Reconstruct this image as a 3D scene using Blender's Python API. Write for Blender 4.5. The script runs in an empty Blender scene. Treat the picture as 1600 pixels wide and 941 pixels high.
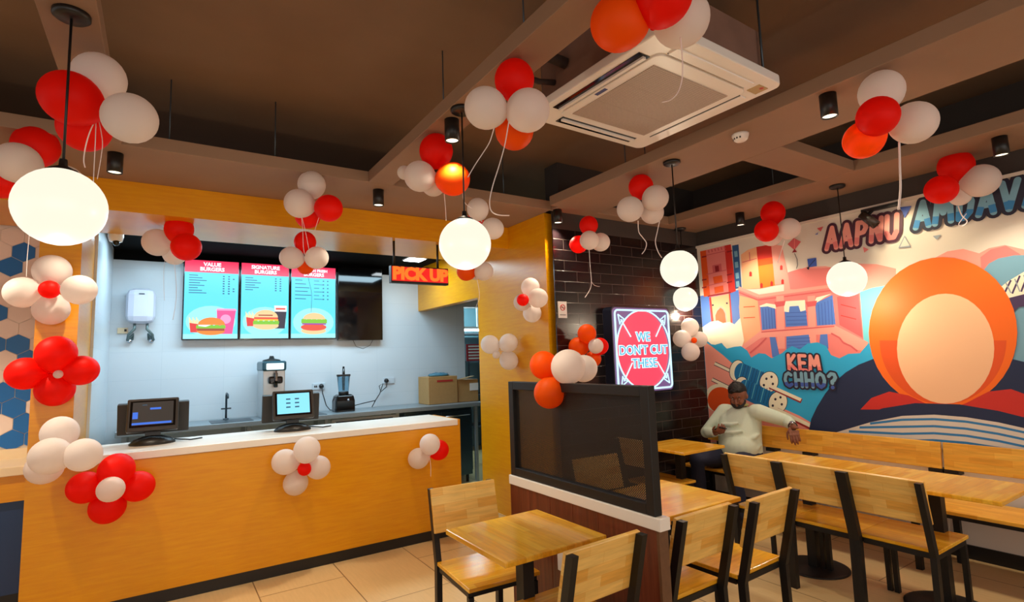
import bpy, bmesh, math, random
from mathutils import Vector, Matrix, Quaternion
random.seed(7)
C = bpy.context.scene.collection
S = bpy.context.scene

# ---------------------------------------------------------------- camera, world, exposure
F, YAW, PITCH, ROLL, EYE = 838.83, 0.578917, 0.106271, -0.034301, 1.6
_f = Vector((math.sin(YAW) * math.cos(PITCH), math.cos(YAW) * math.cos(PITCH), math.sin(PITCH)))
_r0 = Vector((math.cos(YAW), -math.sin(YAW), 0)); _u0 = _r0.cross(_f)
_r = _r0 * math.cos(ROLL) + _u0 * math.sin(ROLL); _u = -_r0 * math.sin(ROLL) + _u0 * math.cos(ROLL)
EYEP = Vector((0, 0, EYE))
cd = bpy.data.cameras.new('camera'); cam = bpy.data.objects.new('camera', cd); C.objects.link(cam)
cd.sensor_width = 36; cd.lens = F / 1600 * 36; cd.clip_start = 0.02
cam.matrix_world = Matrix(((_r.x, _u.x, -_f.x, 0), (_r.y, _u.y, -_f.y, 0), (_r.z, _u.z, -_f.z, EYE), (0, 0, 0, 1)))
S.camera = cam
S.view_settings.view_transform = 'Standard'; S.view_settings.look = 'None'
S.view_settings.gamma = 1; S.view_settings.use_curve_mapping = False
S.view_settings.exposure = 0.35
W = bpy.data.worlds.new('world'); S.world = W; W.use_nodes = True
W.node_tree.nodes['Background'].inputs[0].default_value = (1.0, 0.93, 0.86, 1)
W.node_tree.nodes['Background'].inputs[1].default_value = 0.55

def lamp(name, kind, loc, energy, color, target=None, **kw):
    l = bpy.data.lights.new(name, kind); l.energy = energy; l.color = color
    for k, v in kw.items(): setattr(l, k, v)
    o = bpy.data.objects.new(name, l); C.objects.link(o); o.location = loc
    if target is not None:
        o.rotation_euler = (Vector(target) - Vector(loc)).to_track_quat('-Z', 'Y').to_euler()
    return o
# cool tube lights of the kitchen behind the counter
lamp('kitchen_light', 'AREA', (1.2, 6.0, 2.84), 60, (0.58, 0.85, 1.0), target=(1.2, 6.0, 0), shape='RECTANGLE', size=3.0, size_y=0.5)
lamp('kitchen_light', 'AREA', (4.3, 8.3, 2.85), 26, (0.5, 0.9, 1.0), target=(4.3, 8.3, 0), shape='RECTANGLE', size=1.2, size_y=0.12)
# added fill behind the camera, as if daylight came through an unseen shop front
lamp('added_fill_light', 'AREA', (1.0, -2.6, 1.6), 45, (1.0, 0.9, 0.8), target=(2.0, 4, 0.2), shape='RECTANGLE', size=7.0, size_y=2.4)

# a point of the place seen at pixel (x, y) of the 1600 x 941 picture, on a plane or at a depth
def at(x, y, X=None, Y=None, Z=None, D=None):
    d = _r * ((x - 800) / F) - _u * ((y - 470.5) / F) + _f
    if X is not None: t = X / d.x
    elif Y is not None: t = Y / d.y
    elif Z is not None: t = (Z - EYE) / d.z
    else: t = D
    return EYEP + d * t
def depth(p): return (Vector(p) - EYEP).dot(_f)

# ---------------------------------------------------------------- materials
def srgb(r, g, b):
    return tuple(((c / 255) / 12.92 if c / 255 <= 0.04045 else ((c / 255 + 0.055) / 1.055) ** 2.4) for c in (r, g, b)) + (1,)
MATS = {}
def new_mat(name):
    m = bpy.data.materials.new(name); m.use_nodes = True; MATS[name] = m
    nt = m.node_tree; return m, nt, nt.nodes['Principled BSDF']
def node(nt, t, **kw):
    n = nt.nodes.new(t)
    for k, v in kw.items(): setattr(n, k, v)
    return n
def mat(name, col, rough=0.5, metal=0.0, spec=0.5, emit=0.0, vary=0.0, scale=20, bump=0.0):
    if name in MATS: return MATS[name]
    m, nt, b = new_mat(name)
    b.inputs['Base Color'].default_value = col; b.inputs['Roughness'].default_value = rough
    b.inputs['Metallic'].default_value = metal; b.inputs['Specular IOR Level'].default_value = spec
    if emit:
        b.inputs['Emission Color'].default_value = col; b.inputs['Emission Strength'].default_value = emit
    if vary or bump:
        tc = node(nt, 'ShaderNodeTexCoord'); nz = node(nt, 'ShaderNodeTexNoise'); nz.inputs['Scale'].default_value = scale; nz.inputs['Detail'].default_value = 4
        nt.links.new(tc.outputs['Object'], nz.inputs['Vector'])
        if vary:
            mx = node(nt, 'ShaderNodeMix', data_type='RGBA')
            mx.inputs[6].default_value = tuple(c * (1 - vary) for c in col[:3]) + (1,)
            mx.inputs[7].default_value = tuple(min(1, c * (1 + vary)) for c in col[:3]) + (1,)
            nt.links.new(nz.outputs['Fac'], mx.inputs[0]); nt.links.new(mx.outputs[2], b.inputs['Base Color'])
        if bump:
            bp = node(nt, 'ShaderNodeBump'); bp.inputs['Strength'].default_value = bump; bp.inputs['Distance'].default_value = 0.002
            nt.links.new(nz.outputs['Fac'], bp.inputs['Height']); nt.links.new(bp.outputs['Normal'], b.inputs['Normal'])
    return m
def glow(name, col, strength):
    m, nt, b = new_mat(name); b.inputs['Base Color'].default_value = (0.02, 0.02, 0.02, 1)
    b.inputs['Emission Color'].default_value = col; b.inputs['Emission Strength'].default_value = strength
    b.inputs['Roughness'].default_value = 0.3
    return m
def grain(name, c1, c2, stretch, rough=0.35, spec=0.5, scale=6, bump=0.05):
    m, nt, b = new_mat(name)
    tc = node(nt, 'ShaderNodeTexCoord'); mp = node(nt, 'ShaderNodeMapping'); mp.inputs['Scale'].default_value = stretch
    nz = node(nt, 'ShaderNodeTexNoise'); nz.inputs['Scale'].default_value = scale; nz.inputs['Detail'].default_value = 6; nz.inputs['Roughness'].default_value = 0.65
    mx = node(nt, 'ShaderNodeMix', data_type='RGBA'); mx.inputs[6].default_value = c1; mx.inputs[7].default_value = c2
    cr = node(nt, 'ShaderNodeMapRange'); cr.inputs[1].default_value = 0.3; cr.inputs[2].default_value = 0.7
    nt.links.new(tc.outputs['Object'], mp.inputs['Vector']); nt.links.new(mp.outputs['Vector'], nz.inputs['Vector'])
    nt.links.new(nz.outputs['Fac'], cr.inputs[0]); nt.links.new(cr.outputs[0], mx.inputs[0]); nt.links.new(mx.outputs[2], b.inputs['Base Color'])
    bp = node(nt, 'ShaderNodeBump'); bp.inputs['Strength'].default_value = bump; bp.inputs['Distance'].default_value = 0.001
    nt.links.new(nz.outputs['Fac'], bp.inputs['Height']); nt.links.new(bp.outputs['Normal'], b.inputs['Normal'])
    b.inputs['Roughness'].default_value = rough; b.inputs['Specular IOR Level'].default_value = spec
    return m
def bricks(name, c1, c2, mortar, bw, bh, ms, axes, rough=0.4, offset=0.5, bump=0.6, loc=(0, 0, 0), spec=0.5, fine=0.0, bias=0.0):
    """procedural brick / tile / stave pattern; axes = which object axes run along and across"""
    m, nt, b = new_mat(name)
    tc = node(nt, 'ShaderNodeTexCoord'); sp = node(nt, 'ShaderNodeSeparateXYZ'); cb = node(nt, 'ShaderNodeCombineXYZ'); mp = node(nt, 'ShaderNodeMapping')
    mp.inputs['Location'].default_value = loc
    nt.links.new(tc.outputs['Object'], mp.inputs['Vector']); nt.links.new(mp.outputs['Vector'], sp.inputs[0])
    nt.links.new(sp.outputs[axes[0]], cb.inputs[0]); nt.links.new(sp.outputs[axes[1]], cb.inputs[1])
    br = node(nt, 'ShaderNodeTexBrick'); br.offset = offset
    br.inputs['Color1'].default_value = c1; br.inputs['Color2'].default_value = c2; br.inputs['Mortar'].default_value = mortar
    br.inputs['Scale'].default_value = 1; br.inputs['Brick Width'].default_value = bw; br.inputs['Row Height'].default_value = bh
    br.inputs['Mortar Size'].default_value = ms; br.inputs['Mortar Smooth'].default_value = 0.1; br.inputs['Bias'].default_value = bias
    nt.links.new(cb.outputs[0], br.inputs['Vector'])
    out = br.outputs['Color']
    if fine:
        nz = node(nt, 'ShaderNodeTexNoise'); nz.inputs['Scale'].default_value = 5; nz.inputs['Detail'].default_value = 6
        m2 = node(nt, 'ShaderNodeMapping'); m2.inputs['Scale'].default_value = (1.2, 12, 12) if axes[0] == 0 else ((12, 1.2, 12) if axes[0] == 1 else (12, 12, 1.2))
        nt.links.new(tc.outputs['Object'], m2.inputs['Vector']); nt.links.new(m2.outputs['Vector'], nz.inputs['Vector'])
        mx = node(nt, 'ShaderNodeMix', data_type='RGBA', blend_type='MULTIPLY'); mx.inputs[0].default_value = fine
        nt.links.new(out, mx.inputs[6]); rg = node(nt, 'ShaderNodeMapRange'); rg.inputs[1].default_value = 0.3; rg.inputs[2].default_value = 0.7; rg.inputs[3].default_value = 0.55; rg.inputs[4].default_value = 1.25
        nt.links.new(nz.outputs['Fac'], rg.inputs[0]); cc = node(nt, 'ShaderNodeCombineColor')
        for k in range(3): nt.links.new(rg.outputs[0], cc.inputs[k])
        nt.links.new(cc.outputs[0], mx.inputs[7]); out = mx.outputs[2]
    nt.links.new(out, b.inputs['Base Color'])
    bp = node(nt, 'ShaderNodeBump', invert=True); bp.inputs['Strength'].default_value = bump; bp.inputs['Distance'].default_value = 0.003
    nt.links.new(br.outputs['Fac'], bp.inputs['Height']); nt.links.new(bp.outputs['Normal'], b.inputs['Normal'])
    b.inputs['Roughness'].default_value = rough; b.inputs['Specular IOR Level'].default_value = spec
    return m

M_lam = grain('orange_laminate', srgb(228, 158, 4), srgb(218, 140, 0), (1.2, 1.2, 14), rough=0.28, spec=0.5, scale=4, bump=0.01)
M_wood = bricks('butcher_block', srgb(246, 190, 62), srgb(230, 160, 30), srgb(216, 146, 36), 0.26, 0.045, 0.0006, (0, 1), rough=0.17, fine=0.34, bump=0.04, offset=0.37)
M_woodv = bricks('butcher_block_upright', srgb(244, 200, 112), srgb(230, 168, 70), srgb(218, 154, 66), 0.22, 0.05, 0.0006, (0, 2), rough=0.36, fine=0.36, bump=0.05, offset=0.37)
M_bench = bricks('bench_staves', srgb(240, 180, 66), srgb(224, 154, 40), srgb(210, 140, 42), 0.24, 0.045, 0.0006, (1, 2), rough=0.36, fine=0.36, bump=0.05, offset=0.4)
M_benchs = bricks('bench_seat_staves', srgb(240, 180, 66), srgb(224, 154, 40), srgb(210, 140, 42), 0.24, 0.045, 0.0006, (1, 0), rough=0.36, fine=0.36, bump=0.05, offset=0.4)
M_walnut = grain('walnut_planks', srgb(122, 54, 28), srgb(86, 34, 18), (14, 14, 0.8), rough=0.4, scale=4)
M_blk = mat('black_steel', srgb(22, 20, 20), 0.45, 0.0, 0.4, vary=0.15, scale=60)
M_blackp = mat('black_plastic', srgb(22, 20, 20), 0.4)
M_glossblk = mat('gloss_black', srgb(10, 10, 11), 0.1)
M_white = mat('white_solid_surface', srgb(240, 232, 222), 0.3)
M_wplast = mat('white_plastic', srgb(236, 230, 224), 0.35)
M_steel = mat('brushed_steel', srgb(150, 160, 166), 0.35, 0.45, vary=0.08, scale=80)
M_steeld = mat('dark_steel', srgb(70, 80, 88), 0.35, 0.5)
M_chrome = mat('chrome', srgb(200, 200, 205), 0.12, 1.0)
M_floor = bricks('beige_floor_tile', srgb(216, 184, 132), srgb(208, 174, 122), srgb(136, 104, 70), 1.2, 0.59, 0.004, (1, 0), rough=0.42, bump=0.1, loc=(-1.21 + 0.59 * 4, 0.5, 0), fine=0.12)
M_brick = bricks('black_glazed_brick', srgb(20, 13, 15), srgb(28, 18, 20), srgb(78, 66, 62), 0.30, 0.10, 0.003, (0, 2), rough=0.22, bump=0.8, spec=0.55)
M_kwall = bricks('white_kitchen_tile', srgb(206, 214, 220), srgb(204, 212, 219), srgb(194, 204, 212), 0.6, 0.3, 0.002, (0, 2), rough=0.25, bump=0.2, offset=0.0)
M_kwallx = bricks('white_kitchen_tile_side', srgb(206, 214, 220), srgb(204, 212, 219), srgb(194, 204, 212), 0.6, 0.3, 0.002, (1, 2), rough=0.25, bump=0.2, offset=0.0)
M_slab = mat('brown_ceiling_paint', srgb(130, 100, 74), 0.8, vary=0.12, scale=3)
M_soff = mat('soffit_paint', srgb(146, 114, 90), 0.7, vary=0.08, scale=4)
M_dark = mat('charcoal_paint', srgb(58, 50, 46), 0.7)
M_black = mat('matt_black_paint', srgb(8, 8, 8), 0.9, 0.0, 0.1)
M_wall = mat('warm_white_paint', srgb(226, 214, 200), 0.7)
M_card = mat('corrugated_cardboard', srgb(176, 132, 78), 0.75, vary=0.1, scale=30)
M_blue = mat('navy_laminate', srgb(20, 52, 96), 0.4)
M_globe = glow('lit_opal_glass', (1.0, 0.93, 0.75, 1), 0.82)
M_lens = glow('lit_lamp_lens', (1.0, 0.85, 0.6, 1), 2.0)

def balloon_mat(name, col, tr=0.45):
    m, nt, b = new_mat(name); b.inputs['Base Color'].default_value = col; b.inputs['Roughness'].default_value = 0.5; b.inputs['Specular IOR Level'].default_value = 0.22
    t = node(nt, 'ShaderNodeBsdfTranslucent'); t.inputs[0].default_value = col
    mx = node(nt, 'ShaderNodeMixShader'); mx.inputs[0].default_value = tr
    nt.links.new(b.outputs[0], mx.inputs[1]); nt.links.new(t.outputs[0], mx.inputs[2]); nt.links.new(mx.outputs[0], nt.nodes['Material Output'].inputs[0])
    return m
BAL = {'white': balloon_mat('white_latex', srgb(246, 236, 230)), 'red': balloon_mat('red_latex', (1.0, 0.012, 0.003, 1)), 'orange': balloon_mat('backlit_red_latex', (1.0, 0.13, 0.002, 1))}  # orange copy: red latex with lamplight from behind put into its colour

def mesh_mat():
    m, nt, b = new_mat('perforated_black_steel'); b.inputs['Base Color'].default_value = srgb(20, 17, 17); b.inputs['Roughness'].default_value = 0.5
    tc = node(nt, 'ShaderNodeTexCoord'); sp = node(nt, 'ShaderNodeSeparateXYZ'); nt.links.new(tc.outputs['Object'], sp.inputs[0])
    def wave(a, bb, k):
        ad = node(nt, 'ShaderNodeMath', operation='ADD' if k > 0 else 'SUBTRACT'); nt.links.new(a, ad.inputs[0]); nt.links.new(bb, ad.inputs[1])
        ml = node(nt, 'ShaderNodeMath', operation='MULTIPLY'); ml.inputs[1].default_value = 2 * math.pi / 0.0115; nt.links.new(ad.outputs[0], ml.inputs[0])
        si = node(nt, 'ShaderNodeMath', operation='COSINE'); nt.links.new(ml.outputs[0], si.inputs[0]); return si
    w1 = wave(sp.outputs[1], sp.outputs[2], 1); w2 = wave(sp.outputs[1], sp.outputs[2], -1)
    mn = node(nt, 'ShaderNodeMath', operation='MINIMUM'); nt.links.new(w1.outputs[0], mn.inputs[0]); nt.links.new(w2.outputs[0], mn.inputs[1])
    gt = node(nt, 'ShaderNodeMath', operation='GREATER_THAN'); gt.inputs[1].default_value = 0.0; nt.links.new(mn.outputs[0], gt.inputs[0])
    tr = node(nt, 'ShaderNodeBsdfTransparent'); mx = node(nt, 'ShaderNodeMixShader')
    nt.links.new(gt.outputs[0], mx.inputs[0]); nt.links.new(b.outputs[0], mx.inputs[1]); nt.links.new(tr.outputs[0], mx.inputs[2])
    nt.links.new(mx.outputs[0], nt.nodes['Material Output'].inputs[0])
    return m
M_mesh = mesh_mat()

# ---------------------------------------------------------------- builders
def box(bm, x0, x1, y0, y1, z0, z1, mi=0, bev=0.0, mtx=None):
    vs = [bm.verts.new((x, y, z)) for z in (z0, z1) for y in (y0, y1) for x in (x0, x1)]
    fs = [bm.faces.new([vs[i] for i in q]) for q in ((0, 2, 3, 1), (4, 5, 7, 6), (0, 1, 5, 4), (2, 6, 7, 3), (0, 4, 6, 2), (1, 3, 7, 5))]
    for f in fs: f.material_index = mi
    if bev:
        es = list({e for f in fs for e in f.edges})
        r = bmesh.ops.bevel(bm, geom=es, offset=bev, segments=2, affect='EDGES', profile=0.5)
        for f in r['faces']: f.material_index = mi
        vs = list({v for f in fs if f.is_valid for v in f.verts} | {v for f in r['faces'] for v in f.verts})
    if mtx is not None: bmesh.ops.transform(bm, matrix=mtx, verts=[v for v in vs if v.is_valid])
def frame_of(d):
    d = d.normalized(); a = Vector((0, 0, 1)) if abs(d.z) < 0.9 else Vector((1, 0, 0))
    u = d.cross(a).normalized(); return u, d.cross(u).normalized()
def tube(bm, pts, rad, seg=10, mi=0, cap=True, flat=1.0):
    pts = [Vector(p) for p in pts]; n = len(pts)
    rs = rad if isinstance(rad, (list, tuple)) else [rad] * n
    rings = []; u = None
    for i, p in enumerate(pts):
        d = (pts[min(i + 1, n - 1)] - pts[max(i - 1, 0)])
        if u is None: u, v = frame_of(d)
        else:
            d = d.normalized(); u = (u - d * u.dot(d)).normalized(); v = d.cross(u)
        rings.append([bm.verts.new(p + u * (math.cos(2 * math.pi * k / seg) * rs[i]) + v * (math.sin(2 * math.pi * k / seg) * rs[i] * flat)) for k in range(seg)])
    for a, b in zip(rings, rings[1:]):
        for k in range(seg):
            f = bm.faces.new((a[k], a[(k + 1) % seg], b[(k + 1) % seg], b[k])); f.material_index = mi; f.smooth = True
    if cap:
        for rg in (rings[0][::-1], rings[-1]):
            f = bm.faces.new(rg); f.material_index = mi
def bar(bm, p0, p1, w, h, mi=0, up=(0, 0, 1)):
    """square tube from p0 to p1; w across, h along the other direction"""
    p0, p1 = Vector(p0), Vector(p1); d = (p1 - p0).normalized(); s = d.cross(Vector(up)).normalized(); t = s.cross(d).normalized()
    vs = [bm.verts.new(p + s * (a * w / 2) + t * (b * h / 2)) for p in (p0, p1) for a, b in ((-1, -1), (1, -1), (1, 1), (-1, 1))]
    for q in ((3, 2, 1, 0), (4, 5, 6, 7), (0, 1, 5, 4), (1, 2, 6, 5), (2, 3, 7, 6), (3, 0, 4, 7)):
        f = bm.faces.new([vs[i] for i in q]); f.material_index = mi
def lathe(bm, prof, seg=24, mi=0, c=(0, 0, 0), axis=None):
    rings = []; c = Vector(c)
    ax = Vector(axis).normalized() if axis is not None else Vector((0, 0, 1))
    q = Vector((0, 0, 1)).rotation_difference(ax)
    for r, z in prof:
        if r < 1e-6: rings.append([bm.verts.new(c + q @ Vector((0, 0, z)))])
        else: rings.append([bm.verts.new(c + q @ Vector((r * math.cos(2 * math.pi * k / seg), r * math.sin(2 * math.pi * k / seg), z))) for k in range(seg)])
    for a, b in zip(rings, rings[1:]):
        for k in range(seg):
            k2 = (k + 1) % seg
            vs = [a[k], a[k2], b[k2], b[k]] if len(a) > 1 and len(b) > 1 else ([a[0], b[k2], b[k]] if len(a) == 1 else [a[k], a[k2], b[0]])
            f = bm.faces.new(vs); f.material_index = mi; f.smooth = True
def cyl(bm, p0, p1, r, seg=16, mi=0): tube(bm, [p0, p1], r, seg, mi)
def ball(bm, c, rx, ry=None, rz=None, mi=0, seg=20, rings=12, rot=None):
    ry = rx if ry is None else ry; rz = rx if rz is None else rz
    g = bmesh.ops.create_uvsphere(bm, u_segments=seg, v_segments=rings, radius=1)
    mt = Matrix.Translation(Vector(c)) @ (rot.to_4x4() if rot is not None else Matrix.Identity(4)) @ Matrix.Diagonal((rx, ry, rz, 1))
    bmesh.ops.transform(bm, matrix=mt, verts=g['verts'])
    for v in g['verts']:
        for f in v.link_faces: f.material_index = mi; f.smooth = True
def poly(bm, pts, mi=0, depth_v=None):
    vs = [bm.verts.new(Vector(p)) for p in pts]
    f = bm.faces.new(vs); f.material_index = mi
    if depth_v is not None:
        r = bmesh.ops.extrude_face_region(bm, geom=[f]); nv = [g for g in r['geom'] if isinstance(g, bmesh.types.BMVert)]
        bmesh.ops.translate(bm, vec=Vector(depth_v), verts=nv)
        for g in r['geom']:
            if isinstance(g, bmesh.types.BMFace): g.material_index = mi
        for v in nv:
            for ff in v.link_faces: ff.material_index = mi
    return f
def part(name, bm, mats, parent=None, tri=False, normals=True, bevel=0.0):
    if tri: bm.normal_update(); bmesh.ops.triangulate(bm, faces=[f for f in bm.faces if len(f.verts) > 4], ngon_method='EAR_CLIP')
    if normals: bmesh.ops.recalc_face_normals(bm, faces=bm.faces[:])
    me = bpy.data.meshes.new(name); bm.to_mesh(me); bm.free()
    for m in (mats if isinstance(mats, (list, tuple)) else [mats]): me.materials.append(m)
    o = bpy.data.objects.new(name, me); C.objects.link(o)
    if parent is not None: o.parent = parent
    if bevel:
        md = o.modifiers.new('bevel', 'BEVEL'); md.width = bevel; md.segments = 2; md.limit_method = 'ANGLE'
    return o
def empty(name, loc=(0, 0, 0), rz=0.0):
    o = bpy.data.objects.new(name, None); C.objects.link(o); o.location = loc; o.rotation_euler = (0, 0, rz); o.empty_display_size = 0.1
    return o
def tag(o, label, cat, group=None):
    o['label'] = label; o['category'] = cat
    if group: o['group'] = group
    return o
def struct(name, bm, mats, parent=None, **kw):
    o = part(name, bm, mats, parent, **kw); o['kind'] = 'structure'; return o
def copy_tree(o, parent=None):
    c = o.copy(); C.objects.link(c)
    if parent is not None: c.parent = parent
    for ch in list(o.children): copy_tree(ch, c)
    return c
def B(): return bmesh.new()
def one(fn, *a, **k):
    bm = B(); fn(bm, *a, **k); return bm

def text_into(bm, s, mtx, size, mi, offset=0.0, shear=0.0, extrude=0.0, align='LEFT', spacing=1.0):
    cu = bpy.data.curves.new('lettering', 'FONT'); cu.body = s; cu.size = size; cu.offset = offset; cu.shear = shear
    cu.extrude = extrude; cu.align_x = align; cu.space_character = spacing; cu.resolution_u = 3
    to = bpy.data.objects.new('lettering', cu); C.objects.link(to)
    bpy.context.view_layer.update()
    dg = bpy.context.evaluated_depsgraph_get(); me = bpy.data.meshes.new_from_object(to.evaluated_get(dg))
    bpy.data.objects.remove(to); bpy.data.curves.remove(cu)
    n0 = len(bm.verts); nf = len(bm.faces)
    me.transform(mtx); bm.from_mesh(me); bm.faces.ensure_lookup_table()
    for f in bm.faces[nf:]: f.material_index = mi
    w = max([v.co.x for v in me.vertices], default=0) - min([v.co.x for v in me.vertices], default=0)
    bpy.data.meshes.remove(me)
    return w
# facing the dining room (-Y) and facing -X
def face_y(x, y, z): return Matrix(((1, 0, 0, x), (0, 0, -1, y), (0, 1, 0, z), (0, 0, 0, 1)))
def face_x(x, y, z): return Matrix(((0, 0, -1, x), (-1, 0, 0, y), (0, 1, 0, z), (0, 0, 0, 1)))

# ---------------------------------------------------------------- the setting
YC = 4.62        # counter and header plane
ZS = 2.96        # underside of the hung soffits
XW = 5.10        # mural wall
YB = 3.90        # brick wall
struct('floor', one(box, -6, 7, -4, 10, -0.1, 0.0), M_floor)
struct('ceiling', one(box, -6, 7, -4, 10, 3.45, 3.55), M_slab)
bm = B(); box(bm, 3.028, 3.115, YB, YB + 0.012, 0, 2.80, 0); box(bm, 3.028, 3.115, YB, YB + 0.012, 2.80, 2.955, 1); box(bm, 3.115, XW + 0.2, YB, YB + 0.2, 0, 2.80, 0); box(bm, 3.115, XW + 0.2, YB, YB + 0.2, 2.80, 3.45, 1)
struct('wall_back', bm, [M_brick, M_dark])
bm = B(); box(bm, XW, XW + 0.2, -4, YB, 0, 2.79, 0); box(bm, XW, XW + 0.2, -4, YB, 2.79, 3.45, 1)
struct('wall_right', bm, [M_wall, M_dark])
struct('baseboard_right', one(box, XW - 0.015, XW, -4, YB, 0, 0.1), M_blackp)
struct('trim_1', one(box, XW - 0.02, XW, -4, YB, 2.775, 2.80), M_wall)
# kitchen shell
bm = B(); box(bm, -0.6, 3.72, 7.0, 7.2, 0, 2.79, 0); box(bm, -0.6, 3.72, 7.0, 7.2, 2.79, 3.0, 1); box(bm, 3.72, 6, 7.0, 7.2, 2.38, 3.0, 0)
struct('wall_kitchen_back', bm, [M_kwall, M_black])
struct('wall_kitchen_left', one(box, -0.7, -0.46, 5.42, 7.0, 0, 3.0), M_kwallx)
struct('ceiling_kitchen', one(box, -0.7, 6, 5.42, 7.0, 2.9, 3.0), M_black)
struct('wall_store_back', one(box, 2.5, 7, 9.0, 9.2, 0, 3.4), mat('store_wall_paint', srgb(120, 150, 160), 0.6))
struct('ceiling_store', one(box, 2.5, 7, 7.2, 9.0, 2.9, 3.0), M_dark)
struct('wall_kitchen_right', one(box, 5.2, 5.4, 4.1, 9.0, 0, 3.0), M_kwallx)
# hexagon tile wall at the far left
BLUE = {(0, 3), (1, 2), (1, 5), (2, 6), (1, 8), (0, 9), (1, 9), (1, 11), (2, 11), (2, 12), (1, 12), (0, 13), (1, 13), (1, 14), (0, 14), (2, 14), (0, 15), (1, 15), (2, 3), (2, 8)}
def hexwall(bm):
    box(bm, -3.5, -0.70, 5.46, 5.66, 0, 3.45, 0)
    R = 0.079
    for i in range(9):
        for j in range(24):
            x = -0.78 - i * R * 1.73 + (j % 2) * R * 0.866; z = 2.78 - j * R * 1.5
            if z < 1.05 or z > 2.8: continue
            pts = [(x + R * 0.97 * math.sin(k * math.pi / 3), 5.459, z + R * 0.97 * math.cos(k * math.pi / 3)) for k in range(6)]
            if max(p[0] for p in pts) > -0.70: pts = [(min(p[0], -0.701), p[1], p[2]) for p in pts]
            dark = (i, j) in BLUE or (i > 2 and (j * 7 + i * 5) % 5 in (0, 1))
            poly(bm, pts, 1 if dark else 2, (0, -0.004, 0))
struct('wall_left', one(hexwall), [M_wall, mat('blue_hexagon_tile', srgb(4, 104, 184), 0.35), mat('white_hexagon_tile', srgb(238, 218, 206), 0.35)])
# laminate piers, header and lintel
struct('trim_2', one(box, -0.70, -0.48, YC, 5.42, 0, 2.735), M_lam)
struct('trim_3', one(box, -3.5, 3.0, YC, 5.42, 2.735, ZS), M_lam)
struct('trim_4', one(box, 3.0, 3.11, 3.985, 5.30, 0, ZS), M_lam)
struct('trim_5', one(box, 3.0, 3.11, 5.30, 7.0, 2.30, 2.9), M_lam)
# hung soffits: boxes with a lip, hanging below the dark slab
ZL = ZS + 0.085
def soffits(bm):
    box(bm, -6, 3.0, 3.87, YC, ZS, ZL); box(bm, 3.0, XW, 3.76, YB, ZS, ZL)
    box(bm, -0.43, -0.24, -4, 3.87, ZS, ZL)
    box(bm, 1.27, 1.46, -4, 3.87, ZS, ZL)
    box(bm, 2.90, 3.47, -4, 3.76, ZS, ZL)
    box(bm, 4.48, XW, -4, 3.76, ZS, ZL)
    box(bm, 3.47, 4.48, 1.92, 2.21, ZS, ZL)
struct('ceiling_soffit', one(soffits), M_soff, bevel=0.004)
for k, (x, y) in enumerate(((0.0, 3.80), (0.62, 3.80), (1.36, 2.75), (1.36, 1.9), (2.1, 3.8), (2.5, 3.8), (3.0, 2.9), (3.45, 3.1), (4.52, 2.6), (-0.33, 1.7))):
    o = part('threaded_rod', one(cyl, (x, y if y < 3.8 else 3.9, ZL - 0.01), (x, y if y < 3.8 else 3.9, 3.46), 0.004, 8), M_steeld)
    o['kind'] = 'structure'
struct('baseboard_back', one(box, 3.11, XW, YB - 0.012, YB, 0, 0.1), M_blackp)

# ---------------------------------------------------------------- service counter
t = tag(empty('service_counter', (0.85, YC, 0)), 'long orange laminate service counter with a white worktop and black plinth', 'counter')
def rel(o):  # parts below were laid out in world coordinates
    o.matrix_parent_inverse = Matrix.Translation(-Vector(o.parent.location)) if o.parent.rotation_euler.z == 0 else o.parent.matrix_basis.inverted()
    return o
def wp(name, bm, mats, parent, **kw): return rel(part(name, bm, mats, parent, **kw))
wp('front_panel', one(box, -0.48, 2.36, YC, YC + 0.03, 0.088, 0.99), M_lam, t)
wp('side_panel', one(box, 2.36, 2.385, YC, 5.2, 0.088, 1.045), M_lam, t)
wp('worktop', one(box, -0.47, 2.36, YC - 0.005, 5.27, 0.992, 1.045), M_white, t, bevel=0.004)
wp('plinth', one(box, -0.47, 2.385, YC + 0.012, YC + 0.04, 0.0, 0.086), M_blackp, t)
bm = B()
for x in (0.2, 1.1, 1.9): box(bm, x, x + 0.02, YC + 0.04, 5.15, 0, 0.98)
wp('support', bm, M_blackp, t)
# trim below the left pier face: same laminate runs to the floor
t = tag(empty('condiment_counter', (-1.6, 5.2, 0)), 'low white topped counter with navy panel in front of hexagon tiles', 'counter')
wp('worktop', one(box, -3.4, -0.705, 4.93, 5.45, 0.93, 0.99), mat('cream_solid_surface', srgb(236, 214, 176), 0.35), t, bevel=0.004)
wp('apron', one(box, -3.4, -0.705, 4.95, 4.97, 0.76, 0.93), M_lam, t)
wp('panel', one(box, -3.4, -0.705, 4.97, 5.40, 0.16, 0.76), M_blue, t)
wp('plinth', one(box, -3.4, -0.705, 5.0, 5.4, 0.0, 0.16), M_blackp, t)
wp('upstand', one(box, -3.4, -0.705, 5.43, 5.45, 0.99, 1.06), MATS['cream_solid_surface'], t)

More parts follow.
